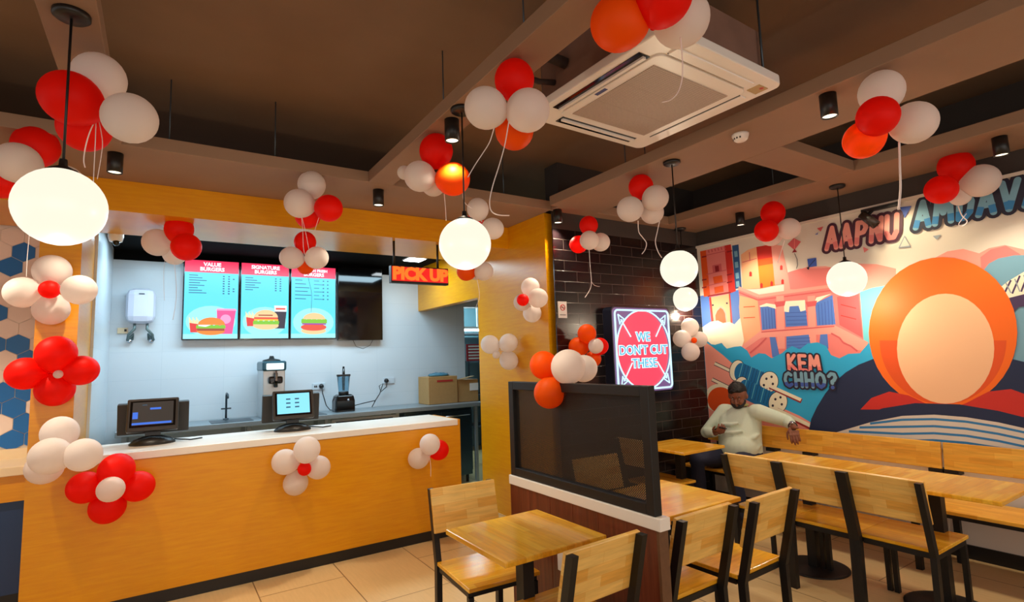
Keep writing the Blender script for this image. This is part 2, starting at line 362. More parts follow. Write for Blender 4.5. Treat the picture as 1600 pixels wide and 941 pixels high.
# ---------------------------------------------------------------- kitchen worktop and equipment
t = tag(empty('steel_work_table', (1.5, 6.7, 0)), 'long brushed steel work table along the white kitchen wall', 'table')
TZ = 1.03
def top(bm):
    box(bm, -0.35, 3.66, 6.36, 6.99, TZ - 0.05, TZ, bev=0.004)
    for x0, x1 in ((0.45, 0.85), (1.25, 1.62)):
        box(bm, x0, x1, 6.45, 6.8, TZ - 0.002, TZ + 0.004, 1)
wp('worktop', one(top), [M_steel, M_steeld], t)
for x in (-0.28, 0.8, 1.6, 2.45, 3.55):
    for y in (6.42, 6.92): wp('leg', one(box, x - 0.02, x + 0.02, y - 0.02, y + 0.02, 0, TZ - 0.05), M_steel, t)
wp('undershelf', one(box, -0.3, 2.4, 6.42, 6.95, 0.3, 0.32), M_steel, t)
bm = B(); box(bm, 1.65, 2.42, 6.38, 6.4, 0.72, 0.97, 0); box(bm, 1.7, 2.38, 6.374, 6.381, 0.78, 0.94, 1)
wp('drawer', bm, [M_steel, M_black], t)
t = tag(empty('undercounter_fridge', (3.05, 6.68, 0)), 'steel undercounter fridge below the cardboard boxes beyond the counter end', 'fridge')
wp('body', one(box, 2.55, 3.5, 6.44, 6.9, 0.1, 0.97, bev=0.005), mat('blue_grey_steel', srgb(70, 92, 108), 0.25, 0.8), t)
for x in (2.57, 3.04): 
    d = wp('door', one(box, x, x + 0.45, 6.41, 6.44, 0.16, 0.94, bev=0.005), MATS['blue_grey_steel'], t)
    h = part('handle', one(tube, [(x + 0.05, 6.41, 0.88), (x + 0.05, 6.38, 0.88), (x + 0.4, 6.38, 0.88), (x + 0.4, 6.41, 0.88)], 0.008, 8), M_chrome, d)
for x in (2.6, 3.45): wp('leg', one(cyl, (x, 6.5, 0), (x, 6.5, 0.1), 0.02), M_blackp, t)

t = tag(empty('soft_serve_machine', (1.05, 6.7, TZ)), 'upright steel soft serve machine with a lit head on the steel table', 'machine')
bm = B(); box(bm, 0.94, 1.17, 6.5, 6.9, TZ, 1.66, bev=0.012)
wp('body', bm, mat('pale_steel', srgb(196, 198, 200), 0.35, 0.6), t)
bm = B(); box(bm, 0.93, 1.18, 6.47, 6.9, 1.55, 1.66, 0, bev=0.02); box(bm, 0.97, 1.15, 6.462, 6.472, 1.565, 1.635, 1, bev=0.008)
wp('head', bm, [mat('teal_plastic', srgb(24, 70, 84), 0.3), glow('lit_panel', (0.75, 0.95, 1, 1), 1.2)], t)
bm = B(); box(bm, 0.99, 1.14, 6.44, 6.5, 1.41, 1.49, 0, bev=0.02); cyl(bm, (1.065, 6.45, 1.37), (1.065, 6.45, 1.53), 0.02, 12); cyl(bm, (1.02, 6.44, 1.43), (1.02, 6.41, 1.43), 0.012, 10); cyl(bm, (1.11, 6.44, 1.43), (1.11, 6.41, 1.43), 0.012, 10)
wp('dispenser', bm, M_glossblk, t)
wp('lever', one(bar, (1.065, 6.42, 1.44), (1.065, 6.44, 1.55), 0.02, 0.012), M_chrome, t)
wp('lid', one(lathe, [(0.001, 0.06), (0.02, 0.06), (0.03, 0.03), (0.09, 0.015), (0.1, 0), (0, 0)], 20, 0, (1.05, 6.65, 1.66)), M_blackp, t)
wp('drip_tray', one(box, 0.97, 1.14, 6.38, 6.5, TZ + 0.001, TZ + 0.03, bev=0.004), M_steeld, t)

t = tag(empty('blender', (1.87, 6.68, TZ)), 'black bar blender with clear jug and tamper on the steel table', 'blender')
bm = B(); 
for (w, d, z) in ((0.125, 0.11, 0.0), (0.125, 0.11, 0.03), (0.122, 0.108, 0.12), (0.1, 0.09, 0.19), (0.075, 0.07, 0.21)): pass
def blbase(bm):
    prof = [(0.128, 0.10, 0), (0.128, 0.10, 0.04), (0.126, 0.10, 0.13), (0.112, 0.09, 0.185), (0.08, 0.07, 0.205)]
    rings = [[bm.verts.new((1.87 + w * sx * (0.93 if k in (0, 3, 4, 7) else 1), 6.68 + d * sy, TZ + z)) for k, (sx, sy) in enumerate(((-1, -0.7), (-0.85, -1), (0.85, -1), (1, -0.7), (1, 0.7), (0.85, 1), (-0.85, 1), (-1, 0.7)))] for w, d, z in prof]
    for a, b in zip(rings, rings[1:]):
        for k in range(8): bm.faces.new((a[k], a[(k + 1) % 8], b[(k + 1) % 8], b[k]))
    bm.faces.new(rings[0][::-1]); bm.faces.new(rings[-1])
wp('base', one(blbase), M_glossblk, t, bevel=0.006)
wp('switch', one(lathe, [(0.013, 0), (0.013, 0.01), (0, 0.012)], 16, 0, (1.90, 6.578, TZ + 0.14), (0, -1, 0)), M_chrome, t)
m, nt, b = new_mat('clear_jug'); b.inputs['Transmission Weight'].default_value = 0.9; b.inputs['Roughness'].default_value = 0.1; b.inputs['Base Color'].default_value = srgb(190, 220, 235); b.inputs['IOR'].default_value = 1.15
wp('jug', one(lathe, [(0.055, 0.22), (0.06, 0.24), (0.075, 0.41), (0.078, 0.42), (0.073, 0.42), (0.056, 0.245)], 20, 0, (1.87, 6.68, TZ)), m, t)
wp('collar', one(lathe, [(0.05, 0.20), (0.06, 0.205), (0.06, 0.235), (0.05, 0.24)], 20, 0, (1.87, 6.68, TZ)), M_blackp, t)
bm = B(); box(bm, 1.79, 1.95, 6.655, 6.705, TZ + 0.42, TZ + 0.445, bev=0.006)
wp('lid', bm, M_blackp, t)
wp('tamper', one(tube, [(1.87, 6.68, TZ + 0.25), (1.87, 6.68, TZ + 0.40), (1.87, 6.68, TZ + 0.54)], [0.014, 0.02, 0.012], 12), M_glossblk, t)

def carton(x0, x1, y0, y1, z, h, label):
    t = tag(empty('cardboard_box', ((x0 + x1) / 2, (y0 + y1) / 2, z)), label, 'box', 'cardboard boxes on the steel table')
    bm = B(); box(bm, x0, x1, y0, y1, z, z + h, bev=0.004)
    wp('carton', bm, M_card, t); return t
t = carton(2.94, 3.36, 6.56, 6.9, TZ + 0.002, 0.36, 'taller brown cardboard box with red print and blue bag on top')
wp('print', one(box, 3.06, 3.29, 6.556, 6.561, TZ + 0.29, TZ + 0.315), mat('red_print', srgb(176, 40, 30), 0.7), t)
bm = B(); ball(bm, (3.16, 6.72, TZ + 0.375), 0.15, 0.1, 0.035)
for v in bm.verts: v.co.z += 0.012 * math.sin(v.co.x * 60) * math.cos(v.co.y * 50); v.co.z = max(v.co.z, TZ + 0.362)
o = part('plastic_bag', bm, mat('teal_film', srgb(70, 120, 140), 0.3)); tag(o, 'crumpled teal plastic bag lying on the taller cardboard box', 'bag')
t = carton(3.37, 3.69, 6.58, 6.88, TZ + 0.002, 0.30, 'shorter brown cardboard box with a white paper label')
wp('paper_label', one(box, 3.56, 3.69, 6.574, 6.581, TZ + 0.15, TZ + 0.25), M_wplast, t)
wp('flap', one(bar, (3.39, 6.60, TZ + 0.305), (3.62, 6.60, TZ + 0.345), 0.1, 0.004), M_card, t)

def plug_socket(x, z, dx, label):
    t = tag(empty('wall_socket', (x, 6.99, z)), label, 'socket', 'kitchen wall sockets')
    wp('plate', one(box, x - 0.075, x + 0.075, 6.985, 7.0, z - 0.04, z + 0.04, bev=0.004), mat('pale_plate', srgb(196, 206, 214), 0.4), t)
    bm = B()
    for k in (-0.055, -0.035): box(bm, x + k, x + k + 0.014, 6.98, 6.986, z - 0.012, z + 0.012)
    wp('switch', bm, M_blackp, t)
    return t
def plug(x, z, pts, label):
    bm = B(); lathe(bm, [(0.0, 0.04), (0.022, 0.035), (0.03, 0), (0, 0)], 14, 0, (x, 6.984, z), (0, -1, 0)); tube(bm, pts, 0.006, 8)
    return tag(part('plug', bm, M_blackp), label, 'plug', 'plugs with black cords')
plug_socket(1.65, 1.335, 0, 'pale wall socket left of the blender')
plug(1.68, 1.335, [(1.68, 6.95, 1.335), (1.685, 6.94, 1.25), (1.72, 6.9, 1.1), (1.75, 6.84, 1.045), (1.82, 6.80, 1.04)], 'black plug with straight cord left of the blender')
plug_socket(2.56, 1.36, 0, 'pale wall socket between the blender and the cardboard boxes')
plug(2.52, 1.36, [(2.52, 6.95, 1.36), (2.50, 6.93, 1.28), (2.42, 6.92, 1.22), (2.40, 6.92, 1.30), (2.45, 6.91, 1.33), (2.40, 6.9, 1.2), (2.33, 6.9, 1.1), (2.29, 6.88, 1.04), (2.33, 6.86, 1.12), (2.15, 6.8, 1.10), (2.0, 6.75, 1.08)], 'black plug with looped cord right of the blender')

# faucet of the sink
bm = B(); tube(bm, [(0.62, 6.86, TZ), (0.62, 6.86, TZ + 0.26), (0.62, 6.83, TZ + 0.29), (0.62, 6.72, TZ + 0.28), (0.62, 6.7, TZ + 0.24)], 0.011, 10); bar(bm, (0.57, 6.86, TZ + 0.12), (0.67, 6.86, TZ + 0.12), 0.016, 0.016); lathe(bm, [(0.03, 0), (0.03, 0.012), (0, 0.015)], 14, 0, (0.62, 6.86, TZ))
tag(part('faucet', bm, M_steeld), 'slim steel faucet standing on the steel table behind the counter', 'faucet')

# water heater
t = tag(empty('water_heater', (-0.2, 6.88, 2.1)), 'small white electric water heater on the kitchen wall with two hoses', 'water heater')
bm = B(); box(bm, -0.33, -0.07, 6.80, 6.99, 2.10, 2.47, bev=0.07)
wp('tank', bm, mat('heater_white', srgb(214, 214, 230), 0.3), t)
wp('badge', one(box, -0.22, -0.17, 6.796, 6.802, 2.40, 2.412), M_steeld, t)
for x, dx in ((-0.25, -0.05), (-0.14, 0.05)):
    h = wp('hose', one(tube, [(x, 6.9, 2.11), (x, 6.88, 2.04), (x + dx, 6.9, 1.98), (x + dx * 1.2, 6.94, 1.93), (x + dx * 0.2, 6.96, 1.99), (x + dx * 0.4, 6.97, 1.93)], 0.014, 8), mat('braided_hose', srgb(112, 128, 128), 0.4, 0.5), t)
    part('valve', one(lathe, [(0.0, 0.05), (0.022, 0.045), (0.026, 0), (0, 0)], 12, 0, (x + dx * 0.8, 6.99, 1.92), (0, -1, 0)), M_chrome, h)
t = tag(empty('wall_socket', (-0.36, 6.99, 2.03)), 'small cream socket plate beside the water heater hoses', 'socket')
wp('plate', one(box, -0.40, -0.31, 6.98, 7.0, 2.0, 2.06, bev=0.003), MATS['cream_solid_surface'], t)
wp('switch', one(box, -0.34, -0.32, 6.974, 6.981, 2.02, 2.045), M_blackp, t)

# CCTV camera under the header
t = tag(empty('security_camera', (-0.35, 5.46, 2.8)), 'small white dome security camera hanging in the kitchen corner above the heater', 'camera')
wp('housing', one(lathe, [(0.0, 0.12), (0.05, 0.12), (0.055, 0.02), (0.045, -0.02), (0.0, -0.03)], 18, 0, (-0.35, 5.47, 2.70)), M_wplast, t)
wp('lens', one(ball, (-0.345, 5.445, 2.665), 0.026), M_glossblk, t)
wp('bracket', one(cyl, (-0.35, 5.47, 2.82), (-0.35, 5.47, 2.9), 0.02), M_wplast, t)
# square downlight in the kitchen ceiling
t = tag(empty('ceiling_light', (2.45, 6.2, 2.88)), 'bright square ceiling light behind the pick up sign', 'ceiling light')
p = at(648, 406, Z=2.885)
wp('frame', one(box, p.x - 0.12, p.x + 0.12, p.y - 0.12, p.y + 0.12, 2.885, 2.9), M_wplast, t)
wp('diffuser', one(box, p.x - 0.105, p.x + 0.105, p.y - 0.105, p.y + 0.105, 2.878, 2.886), glow('cool_led', (0.85, 0.95, 1, 1), 12), t)
# things seen through the opening of the store room
t = tag(empty('storage_rack', (4.2, 8.3, 0)), 'steel storage rack with a red notice seen through the kitchen opening', 'rack')
for z in (0.4, 0.95, 1.55, 2.05): wp('shelf', one(box, 3.9, 5.1, 8.5, 8.95, z, z + 0.03), M_steeld, t)
for x in (3.92, 5.08):
    for y in (8.52, 8.93): wp('post', one(box, x - 0.02, x + 0.02, y - 0.02, y + 0.02, 0, 2.3), M_steeld, t)
p0 = at(729, 538, Y=7.9); p1 = at(742, 564, Y=7.9)
t = tag(empty('notice_board', (p0.x, 7.9, p1.z)), 'red notice board with white rows in the room behind the kitchen', 'notice')
wp('board', one(box, p0.x, p0.x + 0.3, 7.9, 7.92, p1.z, p0.z), mat('red_board', srgb(170, 24, 36), 0.5), t)
bm = B()
for k in range(5): box(bm, p0.x + 0.03, p0.x + 0.27, 7.896, 7.9, p1.z + 0.03 + k * 0.05, p1.z + 0.055 + k * 0.05)
wp('row', bm, M_wplast, t)
bm = B(); box(bm, p0.x + 0.02, p0.x + 0.05, 7.9, 7.92, 0, p1.z)
wp('stand', bm, M_steeld, t)
p = at(738, 516, Y=8.3)
t = tag(empty('tube_light', (p.x, 8.3, p.z)), 'white tube light glowing in the room behind the kitchen', 'light')
wp('tube', one(tube, [(p.x - 0.25, 8.3, p.z), (p.x + 0.6, 8.3, p.z)], 0.02, 10), glow('tube_glow', (0.8, 0.97, 1, 1), 8), t)
wp('fitting', one(box, p.x - 0.27, p.x + 0.62, 8.28, 8.34, p.z + 0.02, p.z + 0.06), M_wplast, t)
wp('bracket', one(box, p.x + 0.1, p.x + 0.14, 8.29, 8.33, p.z + 0.06, 2.9), M_wplast, t)
# exit-style dark strip above that opening
p = at(720, 466, Y=6.98)

# ---------------------------------------------------------------- menu screens
G = dict(cyan=glow('screen_cyan', srgb(86, 214, 246), 1.0), cyan2=glow('screen_pale_cyan', srgb(150, 236, 252), 1.0), red=glow('screen_red', srgb(238, 40, 84), 1.0), wht=glow('screen_white', srgb(246, 244, 255), 1.1),
         ink=glow('screen_ink', srgb(24, 92, 140), 0.8), bun=glow('screen_bun', srgb(232, 128, 30), 1.0), bunp=glow('screen_pale_bun', srgb(240, 196, 140), 1.0), let=glow('screen_lettuce', srgb(120, 190, 40), 1.0),
         pat=glow('screen_patty', srgb(150, 60, 24), 1.0), fry=glow('screen_fries', srgb(240, 212, 130), 1.0), box=glow('screen_carton', srgb(214, 40, 40), 1.0), pink=glow('screen_pink', srgb(240, 70, 140), 1.0),
         pink2=glow('screen_light_pink', srgb(255, 150, 196), 1.0), cola=glow('screen_cola', srgb(40, 24, 50), 1.0), chs=glow('screen_cheese', srgb(250, 190, 40), 1.0), oni=glow('screen_onion', srgb(150, 60, 160), 1.0), tom=glow('screen_tomato', srgb(220, 70, 50), 1.0))
GK = list(G); GM = [G[k] for k in GK]
def screen_art(bm, x0, w, z0, h, y, title, kind):
    lay = [0]
    def P(pts, key):
        lay[0] += 1
        poly(bm, [(x0 + u * w, y - lay[0] * 0.00012, z0 + v * h) for u, v in pts], GK.index(key))
    def R(u0, u1, v0, v1, key): P([(u0, v0), (u1, v0), (u1, v1), (u0, v1)], key)
    def E(cu, cv, ru, rv, key, a0=0, a1=360, n=24): P([(cu + ru * math.cos(math.radians(a0 + (a1 - a0) * k / n)), cv + rv * math.sin(math.radians(a0 + (a1 - a0) * k / n))) for k in range(n + (0 if a1 - a0 == 360 else 1))], key)
    R(0, 1, 0, 1, 'cyan'); E(0.5, 0.22, 0.46, 0.2, 'cyan2'); R(0, 1, 0, 0.06, 'cyan2')
    R(0, 1, 0.845, 1, 'red')
    for k, s in enumerate(title):
        lay[0] += 3
        text_into(bm, s, face_y(x0 + w * 0.5, y - lay[0] * 0.00012, z0 + h * (0.93 - 0.062 * k)), h * (0.066 if len(s) < 11 else 0.052), GK.index('wht'), offset=0.0022, align='CENTER')
    n = {'value': 8, 'sig': 6, 'fresh': 6}[kind]
    for k in range(n):
        v = 0.80 - k * (0.032 if kind != 'fresh' else 0.052)
        R(0.08, 0.08 + 0.16 + 0.16 * ((k * 7) % 5) / 4 + (0.08 if kind == 'fresh' and k > 2 else 0), v, v + 0.010, 'ink')
        if kind == 'fresh': R(0.50, 0.62 + 0.1 * ((k * 3) % 2), v, v + 0.008, 'ink')
        for u in (0.70, 0.80): R(u, u + 0.035, v - 0.003, v + 0.012, 'ink')
        if kind == 'value' and k in (1, 5, 6): R(0.89, 0.925, v - 0.003, v + 0.012, 'ink')
    def fries(u, v):
        for k in range(9): P([(u + 0.005 + k * 0.017, v + 0.05), (u + 0.02 + k * 0.017, v + 0.05), (u + 0.005 + k * 0.022 - 0.02 + 0.015, v + 0.19 - 0.02 * (k % 3)), (u - 0.015 + k * 0.022, v + 0.19 - 0.02 * (k % 3))], 'fry')
        P([(u + 0.02, v), (u + 0.17, v), (u + 0.19, v + 0.10), (u, v + 0.12)], 'box')
    if kind == 'value':
        fries(0.11, 0.08)
        P([(0.62, 0.06), (0.90, 0.06), (0.96, 0.36), (0.60, 0.36)], 'pink'); P([(0.58, 0.36), (0.98, 0.36), (0.95, 0.385), (0.61, 0.385)], 'pink2'); E(0.77, 0.25, 0.1, 0.06, 'pink2')
        E(0.50, 0.10, 0.26, 0.055, 'bun'); R(0.25, 0.75, 0.10, 0.13, 'pat'); P([(0.23, 0.13), (0.77, 0.13)] + [(0.77 - k * 0.054, 0.165 + 0.018 * (k % 2)) for k in range(11)], 'let'); P([(0.27, 0.16), (0.40, 0.15), (0.5, 0.175), (0.27, 0.20)], 'wht'); E(0.51, 0.175, 0.25, 0.095, 'bun', 0, 180)
    elif kind == 'sig':
        fries(0.11, 0.16)
        P([(0.70, 0.13), (0.92, 0.13), (0.96, 0.40), (0.70, 0.40)], 'cola'); P([(0.70, 0.36), (0.955, 0.36), (0.96, 0.44), (0.69, 0.44)], 'wht'); R(0.72, 0.93, 0.385, 0.41, 'tom')
        E(0.52, 0.17, 0.27, 0.055, 'bunp'); P([(0.25, 0.185), (0.79, 0.185)] + [(0.80 - k * 0.055, 0.225 + 0.02 * (k % 2)) for k in range(11)], 'let'); R(0.27, 0.78, 0.235, 0.255, 'chs'); R(0.27, 0.77, 0.255, 0.285, 'tom'); E(0.52, 0.28, 0.25, 0.10, 'bunp', 0, 180); R(0.36, 0.66, 0.30, 0.315, 'pat')
    else:
        E(0.50, 0.10, 0.28, 0.05, 'bunp'); E(0.50, 0.15, 0.29, 0.05, 'tom'); R(0.24, 0.78, 0.185, 0.205, 'oni'); P([(0.22, 0.205), (0.80, 0.205)] + [(0.80 - k * 0.058, 0.255 + 0.025 * (k % 2)) for k in range(11)], 'let'); E(0.51, 0.26, 0.25, 0.09, 'bunp', 0, 180)
def menu(x0, x1, z0, z1, title, kind, label):
    t = tag(empty('menu_screen', ((x0 + x1) / 2, 6.95, z0)), label, 'screen', 'upright screens in a row on the kitchen wall')
    wp('housing', one(box, x0, x1, 6.91, 6.97, z0, z1, bev=0.004), M_glossblk, t)
    if kind:
        bm = B(); screen_art(bm, x0 + 0.012, x1 - x0 - 0.024, z0 + 0.014, z1 - z0 - 0.028, 6.9095, title, kind)
        wp('display', bm, GM, t, tri=True, normals=False)
    else:
        wp('display', one(box, x0 + 0.012, x1 - 0.012, 6.908, 6.911, z0 + 0.014, z1 - 0.014), mat('dead_screen', srgb(6, 7, 9), 0.06), t)
        wp('cable', one(tube, [(x0 + 0.2, 6.95, z0), (x0 + 0.24, 6.95, z0 - 0.08), (x0 + 0.33, 6.95, z0 - 0.11), (x0 + 0.42, 6.95, z0 - 0.07), (x0 + 0.46, 6.95, z0)], 0.003, 6), M_blackp, t)
    wp('bracket', one(box, (x0 + x1) / 2 - 0.1, (x0 + x1) / 2 + 0.1, 6.97, 7.0, z0 + 0.3, z0 + 0.5), M_blackp, t)
menu(0.175, 0.735, 1.92, 2.835, ('VALUE', 'BURGERS'), 'value', 'lit menu screen headed VALUE BURGERS')
menu(0.742, 1.285, 1.92, 2.835, ('SIGNATURE', 'BURGERS'), 'sig', 'lit menu screen headed SIGNATURE BURGERS')
menu(1.292, 1.845, 1.92, 2.835, ('GARDEN FRESH', 'BURGERS'), 'fresh', 'lit menu screen headed GARDEN FRESH BURGERS')
menu(1.868, 2.45, 1.90, 2.85, (), None, 'switched off black screen at the end of the menu row')

# ---------------------------------------------------------------- pick up sign
t = tag(empty('pick_up_sign', (2.03, 4.75, 2.4)), 'red lit PICK UP sign hanging from the header on two rods', 'sign')
a = at(611, 414, Y=4.72); b = at(701, 446, Y=4.72)
x0, x1, z1, z0 = a.x, b.x, a.z, b.z
wp('housing', one(box, x0, x1, 4.72, 4.78, z0, z1, bev=0.004), M_blackp, t)
wp('face', one(box, x0 + 0.008, x1 - 0.008, 4.716, 4.721, z0 + 0.02, z1 - 0.012), glow('sign_red', (0.75, 0.008, 0.006, 1), 1.0), t)
bm = B(); text_into(bm, 'PICK UP', face_y((x0 + x1) / 2, 4.714, z0 + 0.038), 0.158, 0, offset=0.0085, align='CENTER', extrude=0.002, spacing=0.98)
wp('lettering', bm, glow('sign_orange', (1.0, 0.13, 0.01, 1), 1.3), t)
for x in (x0 + 0.04, x1 - 0.1):
    wp('hanger', one(cyl, (x, 4.75, z1), (x, 4.75, 2.735), 0.011, 12), M_blackp, t)

# ---------------------------------------------------------------- point of sale terminals
def terminal(x, y, rz, scr, label):
    t = tag(empty('order_terminal', (x, y, 1.045), rz), label, 'terminal', 'order terminals on the counter')
    part('base', one(lathe, [(0.0, 0.0), (0.15, 0.0), (0.15, 0.012), (0.12, 0.04), (0.06, 0.06), (0.0, 0.065)], 28), M_blackp, t).scale = (1, 0.75, 1)
    part('stand', one(bar, (0, 0.02, 0.05), (0, 0.03, 0.16), 0.1, 0.05, 0, (0, 1, 0)), M_blackp, t)
    tl = Matrix.Translation((0, -0.03, 0.21)) @ Matrix.Rotation(math.radians(-18), 4, 'X')
    bm = B(); box(bm, -0.165, 0.165, -0.02, 0.03, -0.115, 0.135, bev=0.01, mtx=tl); h = part('housing', bm, mat('pewter_plastic', srgb(52, 46, 42), 0.35), t)
    bm = B(); box(bm, -0.145, 0.145, -0.024, -0.02, -0.085, 0.115, mtx=tl); part('bezel', bm, M_glossblk, h)
    bm = B()
    def q(u0, u1, v0, v1, mi, d): poly(bm, [tl @ Vector((u, -0.0245 - d, v)) for u, v in ((u0, v0), (u1, v0), (u1, v1), (u0, v1))], mi)
    if scr == 'dark':
        q(-0.13, 0.13, -0.07, 0.105, 0, 0); q(-0.13, 0.12, -0.066, -0.05, 1, 0.0004); q(-0.128, -0.095, -0.02, 0.03, 1, 0.0004); q(-0.02, 0.05, 0.045, 0.06, 1, 0.0004); q(-0.07, -0.04, 0.08, 0.086, 2, 0.0004)
    else:
        q(-0.13, 0.13, -0.07, 0.105, 3, 0)
        for i in range(2):
            for j in range(3): q(-0.06 + i * 0.07, -0.025 + i * 0.07, 0.05 - j * 0.035, 0.062 - j * 0.035, 2, 0.0004)
    part('display', bm, [glow('terminal_dark', srgb(48, 42, 40), 0.6), glow('terminal_blue', srgb(50, 110, 220), 0.9), glow('terminal_grey', srgb(40, 90, 120), 0.7), glow('terminal_cyan', srgb(130, 216, 244), 1.0)], h, normals=False)
    bm = B(); box(bm, -0.235, 0.235, 0.0, 0.05, -0.12, 0.12, bev=0.008, mtx=Matrix.Translation((0, 0.10, 0.185)) @ Matrix.Rotation(math.radians(10), 4, 'X'))
    part('customer_display', bm, mat('taupe_plastic', srgb(40, 34, 28), 0.45), t)
    bm = B(); tube(bm, [(0.14, 0.02, 0.02), (0.25, 0.0, 0.006), (0.33, 0.06, 0.005)], 0.005, 8)
    part('cable', bm, M_blackp, t)
    return t
p = at(238, 694, Z=1.045); terminal(p.x, p.y + 0.02, math.radians(-2), 'dark', 'order terminal with a dark screen at the left end of the counter')
p = at(458, 673, Z=1.045); terminal(p.x, p.y + 0.02, math.radians(-4), 'cyan', 'order terminal with a bright cyan screen in the middle of the counter')

# ---------------------------------------------------------------- lit sign on the brick wall
t = tag(empty('lit_sign', (4.0, 3.84, 1.23)), 'red lightbox sign reading WE DON\'T CUT THESE with pale blue neon lines', 'sign')
NX0, NX1, NZ0, NZ1, NY = 3.60, 4.42, 1.22, 2.065, 3.78
def rrect(x0, x1, z0, z1, r, n=6):
    out = []
    for cx, cz, a in ((x1 - r, z1 - r, 0), (x0 + r, z1 - r, 90), (x0 + r, z0 + r, 180), (x1 - r, z0 + r, 270)):
        out += [(cx + r * math.cos(math.radians(a + 90 * k / n)), cz + r * math.sin(math.radians(a + 90 * k / n))) for k in range(n + 1)]
    return out
bm = B(); poly(bm, [(x, NY, z) for x, z in rrect(NX0, NX1, NZ0, NZ1, 0.05)], 0, (0, YB - NY, 0))
wp('cabinet', bm, mat('navy_cabinet', srgb(16, 18, 34), 0.35), t)
bm = B(); poly(bm, [(x, NY - 0.001, z) for x, z in rrect(NX0 + 0.01, NX1 - 0.01, NZ0 + 0.01, NZ1 - 0.01, 0.045)], 0)
cx, cz = (NX0 + NX1) / 2, (NZ0 + NZ1) / 2
poly(bm, [(cx + 0.36 * math.cos(a), NY - 0.002, cz + 0.385 * math.sin(a)) for a in [2 * math.pi * k / 48 for k in range(48)]], 1)
wp('face', bm, [glow('sign_plum', srgb(120, 84, 132), 0.8), glow('sign_coral', srgb(240, 62, 88), 1.0)], t, normals=False)
M_neon = glow('neon_blue_white', (0.52, 0.86, 1.0, 1), 1.15)
bm = B()
fr = rrect(NX0 + 0.035, NX1 - 0.035, NZ0 + 0.035, NZ1 - 0.035, 0.04)
tube(bm, [(x, NY - 0.012, z) for x, z in fr + fr[:2]], 0.009, 8, cap=False)
tube(bm, [(cx + 0.375 * math.cos(2 * math.pi * k / 48), NY - 0.014, cz + 0.39 * math.sin(2 * math.pi * k / 48)) for k in range(50)], 0.0075, 8, cap=False)
for sx in (-1, 1):
    for sz in (-1, 1):
        tip = Vector((cx + sx * 0.335, NY - 0.013, cz + sz * 0.345)); d = Vector((-sx * 0.58, 0, -sz * 0.8)).normalized(); n = Vector((d.z, 0, -d.x))
        tube(bm, [tip + d * 0.06, tip + d * 0.27], 0.006, 8)
        tube(bm, [tip, tip + d * 0.09 + n * 0.04, tip + d * 0.07, tip + d * 0.09 - n * 0.04, tip], 0.006, 6, cap=False)
wp('neon_tube', bm, M_neon, t)
bm = B()
for s, z in (('WE', cz + 0.085), ("DON'T CUT", cz - 0.045), ('THESE', cz - 0.175)):
    text_into(bm, s, face_y(cx, NY - 0.006, z), 0.125, 0, offset=0.0075, align='CENTER', extrude=0.003)
    text_into(bm, s, face_y(cx, NY - 0.0105, z), 0.125, 1, offset=-0.001, align='CENTER', extrude=0.001)
wp('lettering', bm, [M_neon, glow('letter_teal', srgb(40, 150, 190), 1.0)], t)

# no smoking plate, sockets
a = at(872, 471, Y=YB - 0.01); b = at(885, 497, Y=YB - 0.01)
t = tag(empty('no_smoking_sign', ((a.x + b.x) / 2, YB - 0.008, b.z)), 'small white no smoking sign on the dark brick wall', 'sign')
a.x = max(a.x, 3.045)
wp('plate', one(box, a.x, b.x + 0.01, YB - 0.01, YB, b.z, a.z), M_wplast, t)
cxx, czz = (a.x + b.x + 0.01) / 2, (a.z + b.z) / 2 + 0.02
bm = B(); tube(bm, [(cxx + 0.026 * math.cos(k * math.pi / 12), YB - 0.012, czz + 0.026 * math.sin(k * math.pi / 12)) for k in range(26)], 0.004, 6, cap=False); bar(bm, (cxx - 0.02, YB - 0.012, czz + 0.02), (cxx + 0.02, YB - 0.012, czz - 0.02), 0.006, 0.004, 0, (0, 1, 0)); bar(bm, (cxx - 0.018, YB - 0.011, czz - 0.002), (cxx + 0.018, YB - 0.011, czz - 0.002), 0.005, 0.003, 1, (0, 1, 0))
wp('symbol', bm, [mat('sign_red_ink', srgb(190, 60, 50), 0.5), mat('sign_grey_ink', srgb(110, 100, 96), 0.5)], t)
wp('caption', one(box, a.x + 0.015, b.x - 0.005, YB - 0.012, YB - 0.0101, b.z + 0.025, b.z + 0.032), MATS['sign_grey_ink'], t)

# ---------------------------------------------------------------- low partition with a mesh screen
PX, PY0, PY1, PZ = 1.89, 1.73, 2.945, 0.872
t = tag(empty('partition_screen', (PX, 2.33, 0)), 'low walnut partition with white cap carrying a black perforated metal screen', 'partition')
bm = B(); box(bm, PX - 0.028, PX + 0.028, PY0 + 0.01, PY1 - 0.005, 0, PZ - 0.055)
for k in range(6):
    y = PY0 + 0.2 + k * 0.2; box(bm, PX - 0.0295, PX - 0.0285, y, y + 0.004, 0, PZ - 0.055, 1)
wp('panel', bm, [M_walnut, mat('plank_joint', srgb(124, 58, 34), 0.5)], t)
wp('end_board', one(box, PX - 0.029, PX + 0.029, PY0 - 0.002, PY0 + 0.012, 0, PZ - 0.055), mat('walnut_end', srgb(104, 70, 46), 0.45, vary=0.3, scale=30), t)
wp('cap', one(box, PX - 0.034, PX + 0.034, PY0 - 0.015, PY1, PZ - 0.055, PZ), M_white, t, bevel=0.003)
ft = at(1000, 601, X=PX).z
fz1 = (at(795, 597, X=PX).z + ft) / 2; fy0, fy1 = PY0 + 0.02, PY1 - 0.01
bm = B(); w = 0.05
box(bm, PX - 0.024, PX + 0.024, fy0, fy0 + w, PZ, fz1); box(bm, PX - 0.024, PX + 0.024, fy1 - w, fy1, PZ, fz1)
